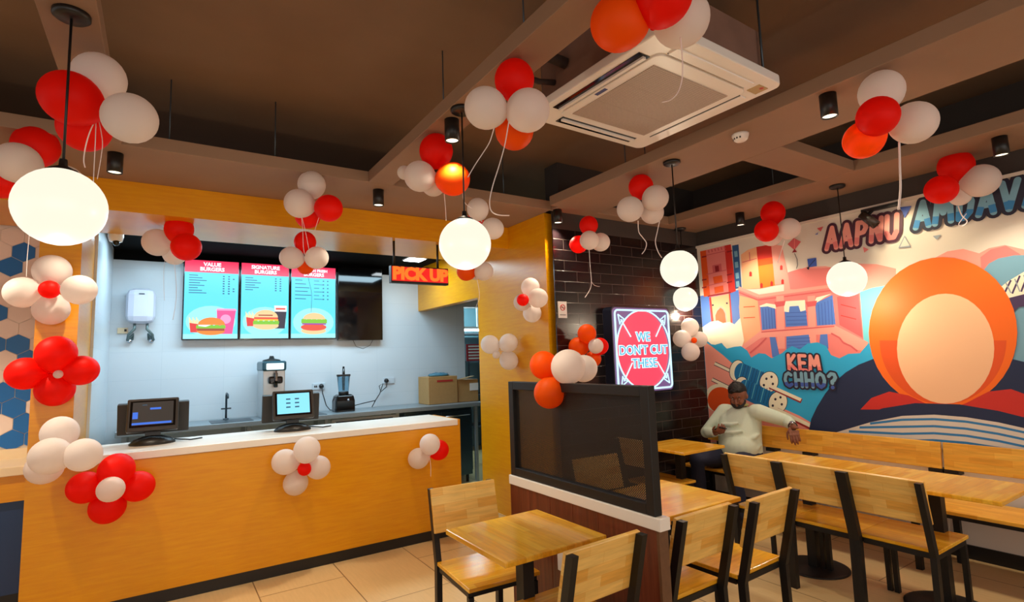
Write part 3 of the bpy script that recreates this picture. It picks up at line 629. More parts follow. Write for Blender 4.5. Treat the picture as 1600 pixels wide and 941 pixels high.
box(bm, PX - 0.0235, PX + 0.0235, fy0 + w, fy1 - w, PZ, PZ + w); box(bm, PX - 0.0235, PX + 0.0235, fy0 + w, fy1 - w, fz1 - w, fz1)
fr = wp('screen_frame', bm, M_blk, t, bevel=0.003)
wp('perforated_sheet', one(box, PX - 0.001, PX + 0.001, fy0 + w, fy1 - w, PZ + w, fz1 - w), M_mesh, t)
wp('socket_plate', one(box, PX - 0.036, PX - 0.028, 2.39, 2.47, 0.44, 0.55, bev=0.002), M_wplast, t)
tag(part('wall_socket', one(box, 4.02, 4.14, YB - 0.022, YB, 0.58, 0.66, bev=0.003), M_wplast), 'white socket plate low on the brick wall under the far table', 'socket')

# ---------------------------------------------------------------- chairs, tables, benches
def chair():
    t = empty('dining_chair')
    part('seat', one(box, -0.211, 0.211, -0.215, 0.225, 0.43, 0.452, bev=0.004), M_wood, t)
    bm = B()
    bar(bm, (-0.19, -0.20, 0.415), (-0.19, 0.20, 0.415), 0.028, 0.03); bar(bm, (0.19, -0.20, 0.415), (0.19, 0.20, 0.415), 0.028, 0.03)
    bar(bm, (-0.176, 0.19, 0.415), (0.176, 0.19, 0.415), 0.028, 0.03); bar(bm, (-0.176, -0.205, 0.415), (0.176, -0.205, 0.415), 0.028, 0.03)
    part('seat_frame', bm, M_blk, t)
    for s in (-1, 1):
        part('leg', one(bar, (s * 0.19, 0.195, 0), (s * 0.19, 0.195, 0.40), 0.028, 0.03, 0, (0, 1, 0)), M_blk, t)
        bm = B(); prof = [(-0.245, 0.0), (-0.235, 0.42), (-0.335, 0.835)]
        vs = [[bm.verts.new((s * 0.196 + dx, y + dy, z)) for dx, dy in ((-0.016, -0.02), (0.016, -0.02), (0.016, 0.02), (-0.016, 0.02))] for y, z in prof]
        for a, b in zip(vs, vs[1:]):
            for k in range(4): bm.faces.new((a[k], a[(k + 1) % 4], b[(k + 1) % 4], b[k]))
        bm.faces.new(vs[0][::-1]); bm.faces.new(vs[-1])
        part('leg', bm, M_blk, t)
    mt = Matrix.Translation((0, -0.278, 0.72)) @ Matrix.Rotation(math.radians(13.5), 4, 'X')
    part('backrest', one(box, -0.211, 0.211, -0.011, 0.011, -0.125, 0.125, 0, 0.004, mt), M_woodv, t)
    return t
proto = None
def put_chair(x, y, rz, label, group):
    """x, y: centre of the seat; rz = 0 looks to +Y"""
    global proto
    if proto is None: proto = chair(); o = proto
    else: o = copy_tree(proto)
    o.location = (x, y, 0); o.rotation_euler = (0, 0, rz); tag(o, label, 'chair', group)
R_ = math.radians
put_chair(1.555, 2.73, R_(176), 'wooden chair facing the room on the far side of the square table', 'chairs at the square table')
put_chair(1.535, 2.045, R_(2), 'wooden chair, back to the room, on the near side of the square table', 'chairs at the square table')
put_chair(2.205, 2.065, R_(1), 'wood and black steel chair next to the partition end with its back to the room', 'chairs at the table behind the partition')
put_chair(2.715, 2.04, R_(2), 'wood and black steel chair second from the partition end with its back to the room', 'chairs at the table behind the partition')
put_chair(2.755, 2.86, R_(177), 'wood and black steel chair facing the room seen through the perforated screen', 'chairs at the table behind the partition')
put_chair(3.855, 3.52, R_(-92), 'wood and black steel chair facing the mural at the seated man\'s table', 'chair at the corner table')
put_chair(3.87, 2.40, R_(-90), 'wooden chair closest to the seated man in the row along the bench tables', 'chairs in a row along the bench tables')
put_chair(3.87, 1.977, R_(-90), 'wooden chair in the middle of the row of three along the bench tables', 'chairs in a row along the bench tables')
put_chair(3.87, 1.555, R_(-90), 'wooden chair at the open end of the row along the bench tables', 'chairs in a row along the bench tables')

def table(x, y, w, d, label, group, rz=0.0):
    t = tag(empty('dining_table', (x, y, 0), rz), label, 'table', group)
    part('tabletop', one(box, -w / 2, w / 2, -d / 2, d / 2, 0.725, 0.75, bev=0.005), M_wood, t)
    part('post', one(box, -0.032, 0.032, -0.032, 0.032, 0.014, 0.725), M_blk, t)
    part('base', one(lathe, [(0, 0), (0.225, 0), (0.225, 0.008), (0.21, 0.014), (0, 0.016)], 36), M_blk, t)
    bm = B(); bar(bm, (-0.2, 0, 0.716), (0.2, 0, 0.716), 0.04, 0.016); bar(bm, (0, -0.2, 0.716), (0, 0.2, 0.716), 0.04, 0.016)
    part('top_bracket', bm, M_blk, t)
    return t
table(1.515, 2.285, 0.57, 0.57, 'square wooden table on the counter side of the low partition', 'square wooden tables', math.pi / 2)
table(2.42, 2.305, 0.88, 0.60, 'wooden table on the mural side of the low partition with two chairs', 'square wooden tables')
table(4.03, 3.43, 0.56, 0.57, 'small wooden table in the brick corner in front of the seated man', 'square wooden tables')
for y, l in ((2.275, 'bench table nearer the seated man, behind two chairs of the row'), (1.474, 'bench table at the open end of the row, its free corner showing')):
    table(4.06, y, 0.58, 0.798, l, 'wooden tables along the bench')

def bench(y0, y1, label, brk):
    t = tag(empty('bench', (4.8, (y0 + y1) / 2, 0)), label, 'bench', 'benches along the mural')
    wp('seat', one(box, 4.56, 4.99, y0, y1, 0.43, 0.455, bev=0.004), M_benchs, t)
    mt = Matrix.Translation((5.02, 0, 0.75)) @ Matrix.Rotation(R_(7), 4, 'Y')
    wp('backrest', one(box, -0.012, 0.012, y0 + 0.003, y1 - 0.003, -0.10, 0.10, 0, 0.004, mt), M_bench, t)
    n = 2 if y1 - y0 < 1.3 else 3
    for k in range(n):
        y = y0 + 0.06 + (y1 - y0 - 0.12) * k / (n - 1)
        for x in (4.6, 4.95): wp('leg', one(box, x - 0.02, x + 0.02, y - 0.02, y + 0.02, 0, 0.41), M_blk, t)
    for y in brk: wp('bracket', one(box, 4.995, XW, y - 0.045, y + 0.045, 0.615, 0.648), M_blk, t)
    bm = B(); bar(bm, (4.6, y0 + 0.02, 0.415), (4.6, y1 - 0.02, 0.415), 0.03, 0.03); bar(bm, (4.95, y0 + 0.02, 0.415), (4.95, y1 - 0.02, 0.415), 0.03, 0.03)
    wp('seat_frame', bm, M_blk, t)
bench(1.755, 3.86, 'long wooden wall bench under the mural with the man seated on it', (1.80, 2.78, 3.14, 3.7))
bench(0.2, 1.745, 'second wooden wall bench under the striped part of the mural', (1.70, 0.9))

# ---------------------------------------------------------------- ceiling equipment
AX, AY, AZ = 2.18, 1.905, 2.955
t = tag(empty('air_conditioner', (AX, AY, AZ), R_(1.5)), 'white ceiling cassette air conditioner hanging between the soffits', 'air conditioner')
part('body', one(box, -0.41, 0.41, -0.41, 0.41, 0.05, 0.32), mat('galvanised_casing', srgb(128, 96, 82), 0.6, 0.0, vary=0.35, scale=5), t)
bm = B()
hp = 0.465
# louvre frame: outer ring with four slots, inner grille field
poly(bm, [(x, y, 0.0) for x, y in rrect(-hp, hp, -hp - 0.025, hp + 0.025, 0.05)], 0, (0, 0, 0.05))
part('panel', bm, M_wplast, t, bevel=0.006)
bm = B(); poly(bm, [(x, y, -0.008) for x, y in rrect(-0.345, 0.345, -0.36, 0.36, 0.05)], 0, (0, 0, 0.012))
part('inner_panel', bm, M_wplast, t, bevel=0.004)
M_grille = bricks('grey_filter_grille', srgb(196, 178, 164), srgb(190, 172, 158), srgb(150, 134, 124), 0.012, 0.012, 0.002, (0, 1), rough=0.6, offset=0, bump=0.5)
bm = B(); box(bm, -0.29, 0.29, -0.28, 0.30, -0.012, -0.006, 0)
for k in (-0.09, 0.11): box(bm, -0.29, 0.29, k - 0.003, k + 0.003, -0.0125, -0.011, 0)
part('grille', bm, [M_grille, M_wplast], t)
for k, (wd, open_) in enumerate(((0.30, 1), (0.31, 1), (0.30, 0), (0.31, 0))):
    bm = B(); mt = Matrix.Rotation(k * math.pi / 2, 4, 'Z'); off = 0.365 if k % 2 == 0 else 0.35
    if open_:
        box(bm, -wd, wd, off, off + 0.072, -0.003, 0.004, 0, 0, mt); box(bm, -wd + 0.01, wd - 0.005, off + 0.016, off + 0.036, -0.014, -0.001, 1, 0, mt)
    else:
        box(bm, -wd, wd, off + 0.01, off + 0.06, -0.008, 0.004, 1, 0, mt); box(bm, -wd, wd, off + 0.004, off + 0.010, -0.004, 0.004, 0, 0, mt)
    part('louvre', bm, [M_glossblk, M_wplast], t)
part('badge', one(box, -0.335, -0.312, 0.0, 0.075, -0.0095, -0.007), mat('badge_blue', srgb(60, 70, 120), 0.4), t)
part('sticker', one(box, 0.34, 0.42, -0.43, -0.36, -0.003, 0.002), mat('gold_sticker', srgb(176, 150, 96), 0.4), t)
bm = B(); cyl(bm, (0.385, -0.415, -0.004), (0.385, -0.415, 0.0), 0.011)
part('seal', bm, mat('red_seal', srgb(190, 50, 40), 0.4), t)
for sx in (-1, 1):
    for sy in (-1, 1):
        bm = B(); bar(bm, (sx * 0.39, sy * 0.43, 0.12), (sx * 0.39, sy * 0.43, 0.14), 0.05, 0.05); cyl(bm, (sx * 0.39, sy * 0.43, 0.06), (sx * 0.39, sy * 0.43, 0.495), 0.006, 8)
        part('hanger', bm, M_steeld, t)
bm = B(); tube(bm, [(-0.41, 0.2, 0.2), (-0.5, 0.22, 0.22), (-0.56, 0.3, 0.26), (-0.58, 0.4, 0.4)], 0.03, 10); tube(bm, [(-0.41, 0.3, 0.14), (-0.5, 0.32, 0.13), (-0.57, 0.42, 0.2)], 0.016, 10)
part('pipe', bm, mat('pipe_lagging', srgb(60, 46, 42), 0.8), t)

def pendant(x, y, px, py, rpx, label):
    top = Vector((x, y, ZS)); 
    # height along the cable at which the globe stands
    best = min((abs(((p := Vector((x, y, z))) - at(px, py, D=depth(p))).dot(_u)), z) for z in [1.4 + 0.005 * k for k in range(300)])
    z = best[1]; r = rpx * depth((x, y, z)) / F
    t = tag(empty('globe_pendant', (x, y, ZS)), label, 'pendant lamp', 'globe pendant lamps')
    part('canopy', one(lathe, [(0, -0.024), (0.05, -0.024), (0.06, -0.016), (0.06, 0), (0, 0)], 28), M_blackp, t)
    part('cord', one(cyl, (0, 0, -0.02), (0, 0, z + r + 0.01 - ZS), 0.0045, 8), M_blackp, t)
    part('collar', one(lathe, [(0.012, 0.045), (0.014, 0.02), (0.045, 0.004), (0.047, -0.008), (0.0, -0.008)], 20, 0, (0, 0, z + r * 0.96 - ZS)), M_blackp, t)
    part('globe', one(ball, (0, 0, z - ZS), r, seg=36, rings=20), M_globe, t)
    lamp('globe_light', 'POINT', (x, y, z - r - 0.04), 9, (1.0, 0.85, 0.62), shadow_soft_size=0.03)
    return t
pendant(-0.325, 2.49, 100, 323, 60, 'large lit globe pendant at the left end, above the counter corner')
pendant(1.33, 2.47, 729, 381, 40.5, 'lit globe pendant hanging right of the PICK UP sign')
pendant(3.02, 2.47, 1062, 420, 28.5, 'lit globe pendant above the neon wall sign, upper of two close together')
pendant(4.75, 3.83, 1068, 467.5, 19, 'small far lit globe pendant in the brick corner, lower of two close together')
pendant(4.75, 2.18, 1321, 436, 27.5, 'lit globe pendant in front of the mural, left of the big orange painted shape')

def downlight(x, y, label, w=9):
    t = tag(empty('ceiling_downlight', (x, y, ZS)), label, 'downlight', 'black cylinder downlights')
    part('housing', one(lathe, [(0, 0), (0.042, 0), (0.042, -0.125), (0.036, -0.125), (0.036, -0.11), (0, -0.11)], 24), M_blackp, t)
    part('lens', one(lathe, [(0, -0.118), (0.035, -0.118), (0.035, -0.112), (0, -0.112)], 20), M_lens, t)
    lamp('downlight_beam', 'SPOT', (x, y, ZS - 0.14), w * 3.9, (1.0, 0.87, 0.66), target=(x, y, 0), spot_size=R_(105), spot_blend=0.6, shadow_soft_size=0.035)
downlight(-0.28, 4.05, 'black cylinder downlight behind the balloons left above the menu screens', 12)
downlight(1.40, 4.02, 'black cylinder downlight on the counter soffit right of the middle balloon bunch', 12)
downlight(1.345, 2.62, 'black cylinder downlight beside the thin cord of the middle globe', 9)
downlight(3.05, 3.84, 'black cylinder downlight at the top of the laminate pier')
downlight(2.98, 1.37, 'black cylinder downlight right of the air conditioner')
downlight(4.66, 1.10, 'black cylinder downlight above the mural lettering at the far right')
downlight(4.78, 3.12, 'black cylinder downlight above the red towers of the mural')

downlight(-1.35, 4.25, 'added black cylinder downlight out of view, brightening the hexagon tiles', 26)  # extra lamp added beyond the left edge to brighten the tile wall
t = tag(empty('smoke_detector', (3.03, 1.93, ZS)), 'round white smoke detector on the soffit right of the air conditioner', 'smoke detector')
part('body', one(lathe, [(0, -0.045), (0.03, -0.045), (0.042, -0.035), (0.05, -0.012), (0.052, 0), (0, 0)], 28), M_wplast, t)
bm = B()
for k in range(5): a = R_(200 + k * 25); box(bm, -0.004, 0.004, -0.002, 0.002, -0.036, -0.024, 0, 0, Matrix.Rotation(a, 4, 'Z') @ Matrix.Translation((0, -0.043, 0)))
part('vent', bm, M_blackp, t)

t = tag(empty('track_spotlight', (5.0, 2.02, 2.8)), 'black spotlight on a short track aimed at the mural lettering', 'spotlight')
wp('track', one(box, 5.03, 5.08, 1.86, 2.14, 2.745, 2.772), M_blackp, t)
wp('arm', one(bar, (5.05, 2.06, 2.75), (4.98, 2.08, 2.69), 0.02, 0.02), M_blackp, t)
wp('head', one(lathe, [(0, 0), (0.036, 0), (0.038, 0.15), (0.03, 0.15), (0.03, 0.13), (0, 0.13)], 20, 0, (4.97, 2.11, 2.72), (0.12, -0.62, -0.75)), mat('bronze_black', srgb(44, 34, 30), 0.35), t)
lamp('spotlight_beam', 'SPOT', (4.76, 2.0, 2.84), 16, (1.0, 0.86, 0.55), target=(XW, 1.72, 2.2), spot_size=R_(80), spot_blend=0.8, shadow_soft_size=0.03)

# ---------------------------------------------------------------- mural: painted shapes on the right wall, one object
MU = dict(wall=srgb(222, 212, 200), pink=srgb(236, 128, 124), pink2=srgb(246, 160, 146), rose=srgb(214, 92, 96), orange=srgb(244, 128, 40), deep=srgb(232, 84, 22), red=srgb(206, 44, 36), dred=srgb(150, 24, 34),
          peach=srgb(246, 176, 132), blue=srgb(82, 124, 206), mid=srgb(62, 92, 180), dblue=srgb(40, 84, 136), cyan=srgb(40, 172, 226), lcyan=srgb(110, 204, 220), navy=srgb(22, 40, 78), cream=srgb(248, 240, 214),
          teal=srgb(16, 112, 172), dteal=srgb(14, 78, 124), stripe=srgb(48, 128, 188), plum=srgb(74, 30, 52), ink=srgb(30, 28, 52), grey=srgb(150, 160, 170), skyb=srgb(120, 168, 192), purple=srgb(72, 52, 92), sun=srgb(250, 110, 14), sunin=srgb(252, 198, 154), lav=srgb(120, 130, 190))
MK = list(MU); MM = [mat('mural_' + k, MU[k], 0.55) for k in MK]
mur = B(); _lay = [0]
def lx(): _lay[0] += 1; return XW - 0.001 - _lay[0] * 0.00003
def MP(pts, key):                       # polygon given by where its corners are seen
    x = lx(); mur_pts = []
    for px, py in pts:
        p = at(px, py, X=XW); mur_pts.append((x, min(p.y, YB - 0.002), p.z))
    poly(mur, mur_pts, MK.index(key))
def ME(cx, cy, rx, ry, key, rot=0, n=28, a0=0, a1=360):
    c, s = math.cos(R_(rot)), math.sin(R_(rot)); pts = []
    for k in range(n + (0 if a1 - a0 == 360 else 1)):
        a = R_(a0 + (a1 - a0) * k / n); u, v = rx * math.cos(a), ry * math.sin(a); pts.append((cx + u * c - v * s, cy + u * s + v * c))
    MP(pts, key)
def ML(pts, w, key):                     # a painted line
    for (x0, y0), (x1, y1) in zip(pts, pts[1:]):
        d = math.hypot(x1 - x0, y1 - y0) or 1; nx, ny = -(y1 - y0) / d * w / 2, (x1 - x0) / d * w / 2
        MP([(x0 + nx, y0 + ny), (x1 + nx, y1 + ny), (x1 - nx, y1 - ny), (x0 - nx, y0 - ny)], key)
# field of sky and clouds behind everything
MP([(1092, 463), (1160, 452), (1160, 560), (1101, 560)], 'blue')
MP([(1225, 430), (1240, 424), (1262, 417), (1290, 416), (1310, 420), (1340, 412), (1370, 413), (1400, 420), (1400, 520), (1225, 520)], 'pink2')
MP([(1440, 425), (1455, 406), (1480, 393), (1505, 389), (1530, 396), (1545, 388), (1570, 383), (1600, 390), (1640, 400), (1640, 520), (1440, 520)], 'pink2')
MP([(1532, 402), (1548, 390), (1572, 384), (1595, 398), (1600, 470), (1535, 450)], 'pink')
MP([(1535, 425), (1545, 412), (1560, 404), (1585, 399), (1640, 398), (1640, 705), (1500, 690), (1500, 500)], 'skyb')
MP([(1340, 458), (1362, 450), (1385, 446), (1420, 444), (1420, 560), (1340, 560)], 'lcyan')
# gate tower
MP([(1094, 393), (1103, 391), (1112, 462), (1100, 464)], 'deep'); MP([(1103, 391), (1133, 384), (1140, 459), (1110, 464)], 'pink'); MP([(1132, 384), (1142, 382), (1150, 455), (1139, 459)], 'red')
MP([(1144, 384), (1154, 382), (1159, 449), (1149, 452)], 'dblue')
for y in (393, 410, 427, 440): MP([(1147 + (y - 393) * 0.06, y), (1152 + (y - 393) * 0.06, y - 1), (1153 + (y - 393) * 0.06, y + 8), (1148 + (y - 393) * 0.06, y + 9)], 'skyb')
MP([(1113, 415), (1127, 412), (1128, 424), (1114, 427)], 'rose'); MP([(1117, 416), (1123, 415), (1124, 424), (1118, 426)], 'dred')
MP([(1114, 433), (1128, 430), (1130, 441), (1116, 444)], 'deep'); MP([(1116, 449), (1130, 446), (1131, 456), (1117, 459)], 'deep')
for y in (398, 428, 446): ML([(1104, y + 1), (1135, y - 6)], 1.2, 'rose')
for y in (402, 438, 450): ML([(1097, y), (1104, y - 1.5)], 2, 'dred'); ML([(1136, y - 8), (1144, y - 10)], 2, 'dred')
for k in range(6): ML([(1107 + k * 5, 391 - k * 1.1), (1108 + k * 5, 395 - k * 1.1)], 2, 'rose')
ML([(1106, 463), (1142, 457)], 2.5, 'dred')
MP([(1108, 465), (1141, 459), (1145, 507), (1113, 508)], 'peach'); MP([(1108, 465), (1111, 464), (1116, 508), (1112, 508)], 'red'); MP([(1139, 459), (1141, 459), (1145, 507), (1142, 507)], 'red')
MP([(1117, 508), (1116, 492), (1119, 484), (1126, 478), (1131, 482), (1135, 489), (1137, 507)], 'pink2'); MP([(1119, 508), (1118, 493), (1121, 486), (1126, 481), (1130, 484), (1133, 490), (1135, 507)], 'deep')
ME(1114, 477, 1.5, 1.5, 'ink'); ME(1136, 474, 1.5, 1.5, 'ink')
# drum bastion
MP([(1158, 398), (1168, 391), (1182, 386), (1188, 451), (1160, 452)], 'peach'); MP([(1182, 386), (1205, 382), (1211, 446), (1188, 451)], 'orange'); MP([(1182, 386), (1205, 382), (1207, 402), (1184, 406)], 'red'); MP([(1205, 382), (1222, 384), (1234, 442), (1211, 446)], 'pink2')
MP([(1184, 406), (1207, 402), (1208, 412), (1185, 416)], 'deep')
ML([(1160, 410), (1183, 404)], 1.2, 'rose'); ML([(1171, 394), (1172, 408)], 1.2, 'rose')
for x, y in ((1173, 429), (1221, 419), (1223, 441), (1206, 444), (1190, 447)): MP([(x - 2, y - 3), (x, y - 5), (x + 2, y - 3), (x + 2, y + 3), (x - 2, y + 3)], 'red')
# stepwell pavilion
MP([(1154, 450), (1186, 463), (1262, 452), (1340, 440), (1344, 460), (1352, 564), (1158, 564), (1156, 470)], 'pink')
MP([(1231, 426), (1250, 420), (1290, 419), (1342, 416), (1342, 452), (1235, 452)], 'pink')
MP([(1156, 462), (1184, 469), (1189, 517), (1160, 545), (1155, 480)], 'peach')
MP([(1308, 464), (1342, 459), (1348, 528), (1312, 508)], 'rose')
ML([(1154, 450), (1186, 463), (1262, 452), (1300, 447), (1345, 441)], 5, 'pink2'); ML([(1155, 457), (1184, 469), (1230, 463), (1300, 454)], 2.2, 'rose')
for y in (480, 497): ML([(1162, y), (1180, y - 1)], 1.4, 'deep'); ML([(1314, y - 4), (1338, y + 2)], 1.4, 'red')
for pts in ([(1188, 478), (1211, 479), (1213, 513), (1191, 516)], [(1225, 471), (1258, 469), (1262, 509), (1228, 511)], [(1274, 474), (1301, 461), (1306, 507), (1277, 509)]): MP(pts, 'blue')
MP([(1187, 478), (1198, 474), (1212, 476), (1213, 483), (1200, 479), (1188, 480)], 'cream'); MP([(1223, 487), (1226, 471), (1258, 469), (1259, 485), (1251, 487), (1248, 478), (1234, 479), (1233, 488)], 'cream'); MP([(1272, 474), (1276, 465), (1300, 459), (1290, 464), (1275, 474)], 'cream')
for k in range(4): ML([(1229, 489 + k * 6), (1261, 488 + k * 6)], 1, 'mid')
for k in range(5): ML([(1279 + k * 5, 476 - k * 2), (1281 + k * 5, 508)], 1, 'mid'); ML([(1192 + k * 4.5, 482), (1194 + k * 4.5, 514)], 1, 'mid')
for x in (1213, 1262): MP([(x, 463), (x + 12, 462), (x + 14, 545), (x + 2, 545)], 'pink2'); MP([(x - 3, 472), (x + 15, 470), (x + 13, 478), (x, 480)], 'rose')
MP([(1189, 517), (1304, 508), (1357, 535), (1353, 549), (1340, 547), (1300, 522), (1190, 528), (1160, 548), (1152, 546)], 'pink2')
ML([(1190, 519), (1304, 510)], 2, 'rose')
for pts in ([(1203, 527), (1212, 527), (1219, 558), (1207, 558)], [(1229, 526), (1264, 523), (1268, 545), (1229, 548)], [(1282, 523), (1293, 522), (1295, 545), (1280, 545)]): MP(pts, 'blue')
for k in range(4): ML([(1230, 530 + k * 5), (1266, 528 + k * 5)], 1, 'mid')
ML([(1299, 521), (1312, 528), (1318, 536), (1330, 541), (1340, 549)], 2.5, 'rose'); ML([(1198, 528), (1186, 540), (1180, 545), (1172, 552)], 2.2, 'rose')
# cloud and blue bank
MP([(1095, 512), (1103, 508), (1111, 503), (1122, 501), (1130, 505), (1140, 503), (1148, 507), (1157, 497), (1163, 532), (1160, 541), (1145, 548), (1135, 545), (1128, 536), (1114, 540), (1098, 528)], 'cream')
MP([(1096, 516), (1101, 530), (1110, 538), (1118, 539), (1128, 537), (1136, 545), (1148, 542), (1158, 541), (1168, 548), (1174, 559), (1186, 552), (1196, 553), (1206, 560), (1214, 556), (1222, 552), (1229, 546), (1238, 541), (1250, 546), (1262, 537), (1278, 535), (1291, 541), (1299, 555), (1312, 560), (1326, 553), (1344, 552), (1357, 537), (1372, 535), (1420, 540), (1420, 690), (1102, 690)], 'cyan')
MP([(1100, 533), (1112, 541), (1130, 555), (1150, 573), (1175, 600), (1205, 630), (1250, 650), (1270, 662), (1270, 690), (1102, 690)], 'pink2')
MP([(1168, 575), (1260, 575), (1275, 655), (1230, 640), (1180, 606)], 'cyan')
# kite string reels
ML([(1117, 568), (1142, 580)], 6, 'plum'); ML([(1117, 568), (1142, 580)], 4, 'cream'); ML([(1113, 593), (1142, 607)], 6, 'plum'); ML([(1113, 593), (1142, 607)], 4, 'cream')
ME(1123, 622, 22, 22, 'cream'); ME(1126, 625, 20, 20, 'deep')
for (ax, ay, bx, by, h) in ((1152, 579, 1202, 597, 17), (1158, 606, 1216, 629, 18)):
    ME(ax, ay, 12, h, 'ink', 12); ME(ax, ay, 11, h - 1, 'cream', 12); ME(ax + 5, ay + 2, 9, h - 3, 'teal', 12)
    MP([(ax + 8, ay - h + 5), (bx - 4, by - h + 4), (bx - 12, by + h - 4), (ax, ay + h - 3)], 'teal')
    for k in range(9): ML([(ax + 9 + k * 4.6, ay - h + 6 + k * 1.8), (ax + 3 + k * 4.6, ay + h - 6 + k * 1.8)], 1.0, 'dteal' if k % 3 else 'lcyan')
    ME(bx, by, 15, h, 'ink', 15); ME(bx, by, 14, h - 1, 'cream', 15)
    for dx, dy in ((-4, -5), (4, -8), (6, 3), (-8, 5)): ME(bx + dx, by + dy, 1.8, 2, 'ink')
ML([(1203, 604), (1253, 627)], 7, 'dred'); ML([(1203, 603), (1252, 625)], 5, 'cream'); ML([(1214, 641), (1268, 668)], 8, 'dred'); ML([(1214, 640), (1268, 666)], 5.5, 'cream')
# navy hill, striped shore and a rising sun in the big field at the right
MP([(1264, 674), (1268, 655), (1277, 636), (1290, 615), (1305, 597), (1322, 582), (1342, 570), (1365, 561), (1400, 556), (1500, 552), (1560, 556), (1640, 575), (1640, 712), (1264, 690)], 'navy')
MP([(1560, 452), (1575, 440), (1600, 425), (1640, 405), (1640, 455), (1600, 462), (1566, 470)], 'cream')
for k in range(5): ML([(1568 + k * 14, 462 - k * 3), (1580 + k * 14, 438 - k * 7)], 3, 'purple'); ML([(1572 + k * 14, 442 - k * 6), (1580 + k * 14, 458 - k * 2)], 2, 'grey')
MP([(1560, 470), (1600, 460), (1640, 455), (1640, 475), (1592, 480), (1580, 492), (1560, 490)], 'purple')
ME(1474, 520, 116, 118, 'sun', 0, 40); ME(1474, 532, 99, 100, 'deep', 0, 40, 0, 180); ME(1478, 545, 76, 86, 'sunin', 0, 40)
MP([(1345, 640), (1362, 622), (1390, 612), (1420, 618), (1450, 632), (1480, 640)], 'red'); MP([(1470, 645), (1510, 630), (1545, 612), (1580, 608), (1640, 630), (1640, 660)], 'red')
MP([(1330, 655), (1380, 638), (1430, 630), (1500, 632), (1560, 642), (1640, 662), (1640, 690), (1330, 668)], 'navy')
MP([(1303, 677), (1360, 660), (1410, 650), (1460, 648), (1510, 652), (1560, 660), (1640, 678), (1640, 715), (1300, 690)], 'wall')
for dy in (0, 11, 22, 33): ML([(1360 - dy * 1.5, 662 + dy * 0.55), (1410, 656 + dy), (1460, 655 + dy), (1510, 659 + dy), (1560, 667 + dy), (1640, 684 + dy)], 3.6, 'stripe')
# kites and confetti
MP([(1231, 382), (1241, 372), (1252, 378), (1242, 391)], 'rose'); ML([(1242, 373), (1242, 391)], 1.2, 'pink'); MP([(1238, 395), (1242, 389), (1246, 394)], 'dred'); ML([(1242, 396), (1246, 405), (1247, 414), (1245, 420)], 0.9, 'ink')
MP([(1262, 405), (1276, 403), (1277, 416), (1264, 418)], 'mid'); MP([(1261, 419), (1266, 416), (1264, 422)], 'ink'); ML([(1265, 416), (1275, 405)], 1, 'ink')
MP([(1407, 324), (1425, 322), (1414, 341)], 'mid'); MP([(1404, 388), (1414, 368), (1424, 386)], 'grey'); MP([(1407, 386), (1414, 371), (1422, 384)], 'wall')
MP([(1277, 357), (1287, 354), (1283, 362)], 'rose'); MP([(1274, 367), (1279, 363), (1278, 367)], 'lav'); MP([(1349, 386), (1358, 390), (1351, 395)], 'pink'); MP([(1458, 369), (1471, 367), (1464, 375)], 'grey'); MP([(1460, 319), (1470, 317), (1465, 323)], 'pink')
# lettering: fat rounded brush strokes, dark outline, body, darker lower part
GLYPH = {'A': [[(0.05, 0), (0.36, 1), (0.66, 0)], [(0.16, 0.32), (0.58, 0.32)]], 'P': [[(0.08, 0), (0.12, 0.98), (0.5, 0.94), (0.6, 0.7), (0.46, 0.5), (0.12, 0.46)]], 'N': [[(0.06, 0), (0.1, 1), (0.56, 0.02), (0.6, 1)]],
         'U': [[(0.06, 1), (0.06, 0.25), (0.2, 0.02), (0.44, 0.02), (0.58, 0.25), (0.58, 1)]], 'M': [[(0.04, 0), (0.14, 1), (0.4, 0.38), (0.66, 1), (0.76, 0)]], 'D': [[(0.08, 0), (0.1, 1), (0.44, 0.92), (0.6, 0.6), (0.54, 0.2), (0.34, 0.02), (0.08, 0)]],
         'V': [[(0.04, 1), (0.34, 0), (0.64, 1)]], 'K': [[(0.06, 0), (0.08, 1)], [(0.56, 1), (0.1, 0.46), (0.6, 0)]], 'E': [[(0.54, 1), (0.08, 1), (0.08, 0), (0.56, 0)], [(0.08, 0.5), (0.46, 0.5)]], 'H': [[(0.06, 0), (0.06, 1)], [(0.56, 0), (0.56, 1)], [(0.06, 0.48), (0.56, 0.48)]],
         'C': [[(0.56, 0.86), (0.36, 1), (0.14, 0.86), (0.04, 0.5), (0.14, 0.14), (0.36, 0), (0.58, 0.14)]], 'O': [[(0.34, 1), (0.12, 0.84), (0.04, 0.5), (0.12, 0.16), (0.34, 0), (0.56, 0.16), (0.64, 0.5), (0.56, 0.84), (0.34, 1)]], '?': [[(0.06, 0.82), (0.24, 1), (0.46, 0.96), (0.54, 0.74), (0.42, 0.54), (0.28, 0.44), (0.28, 0.32)], [(0.27, 0.0), (0.29, 0.02)]]}
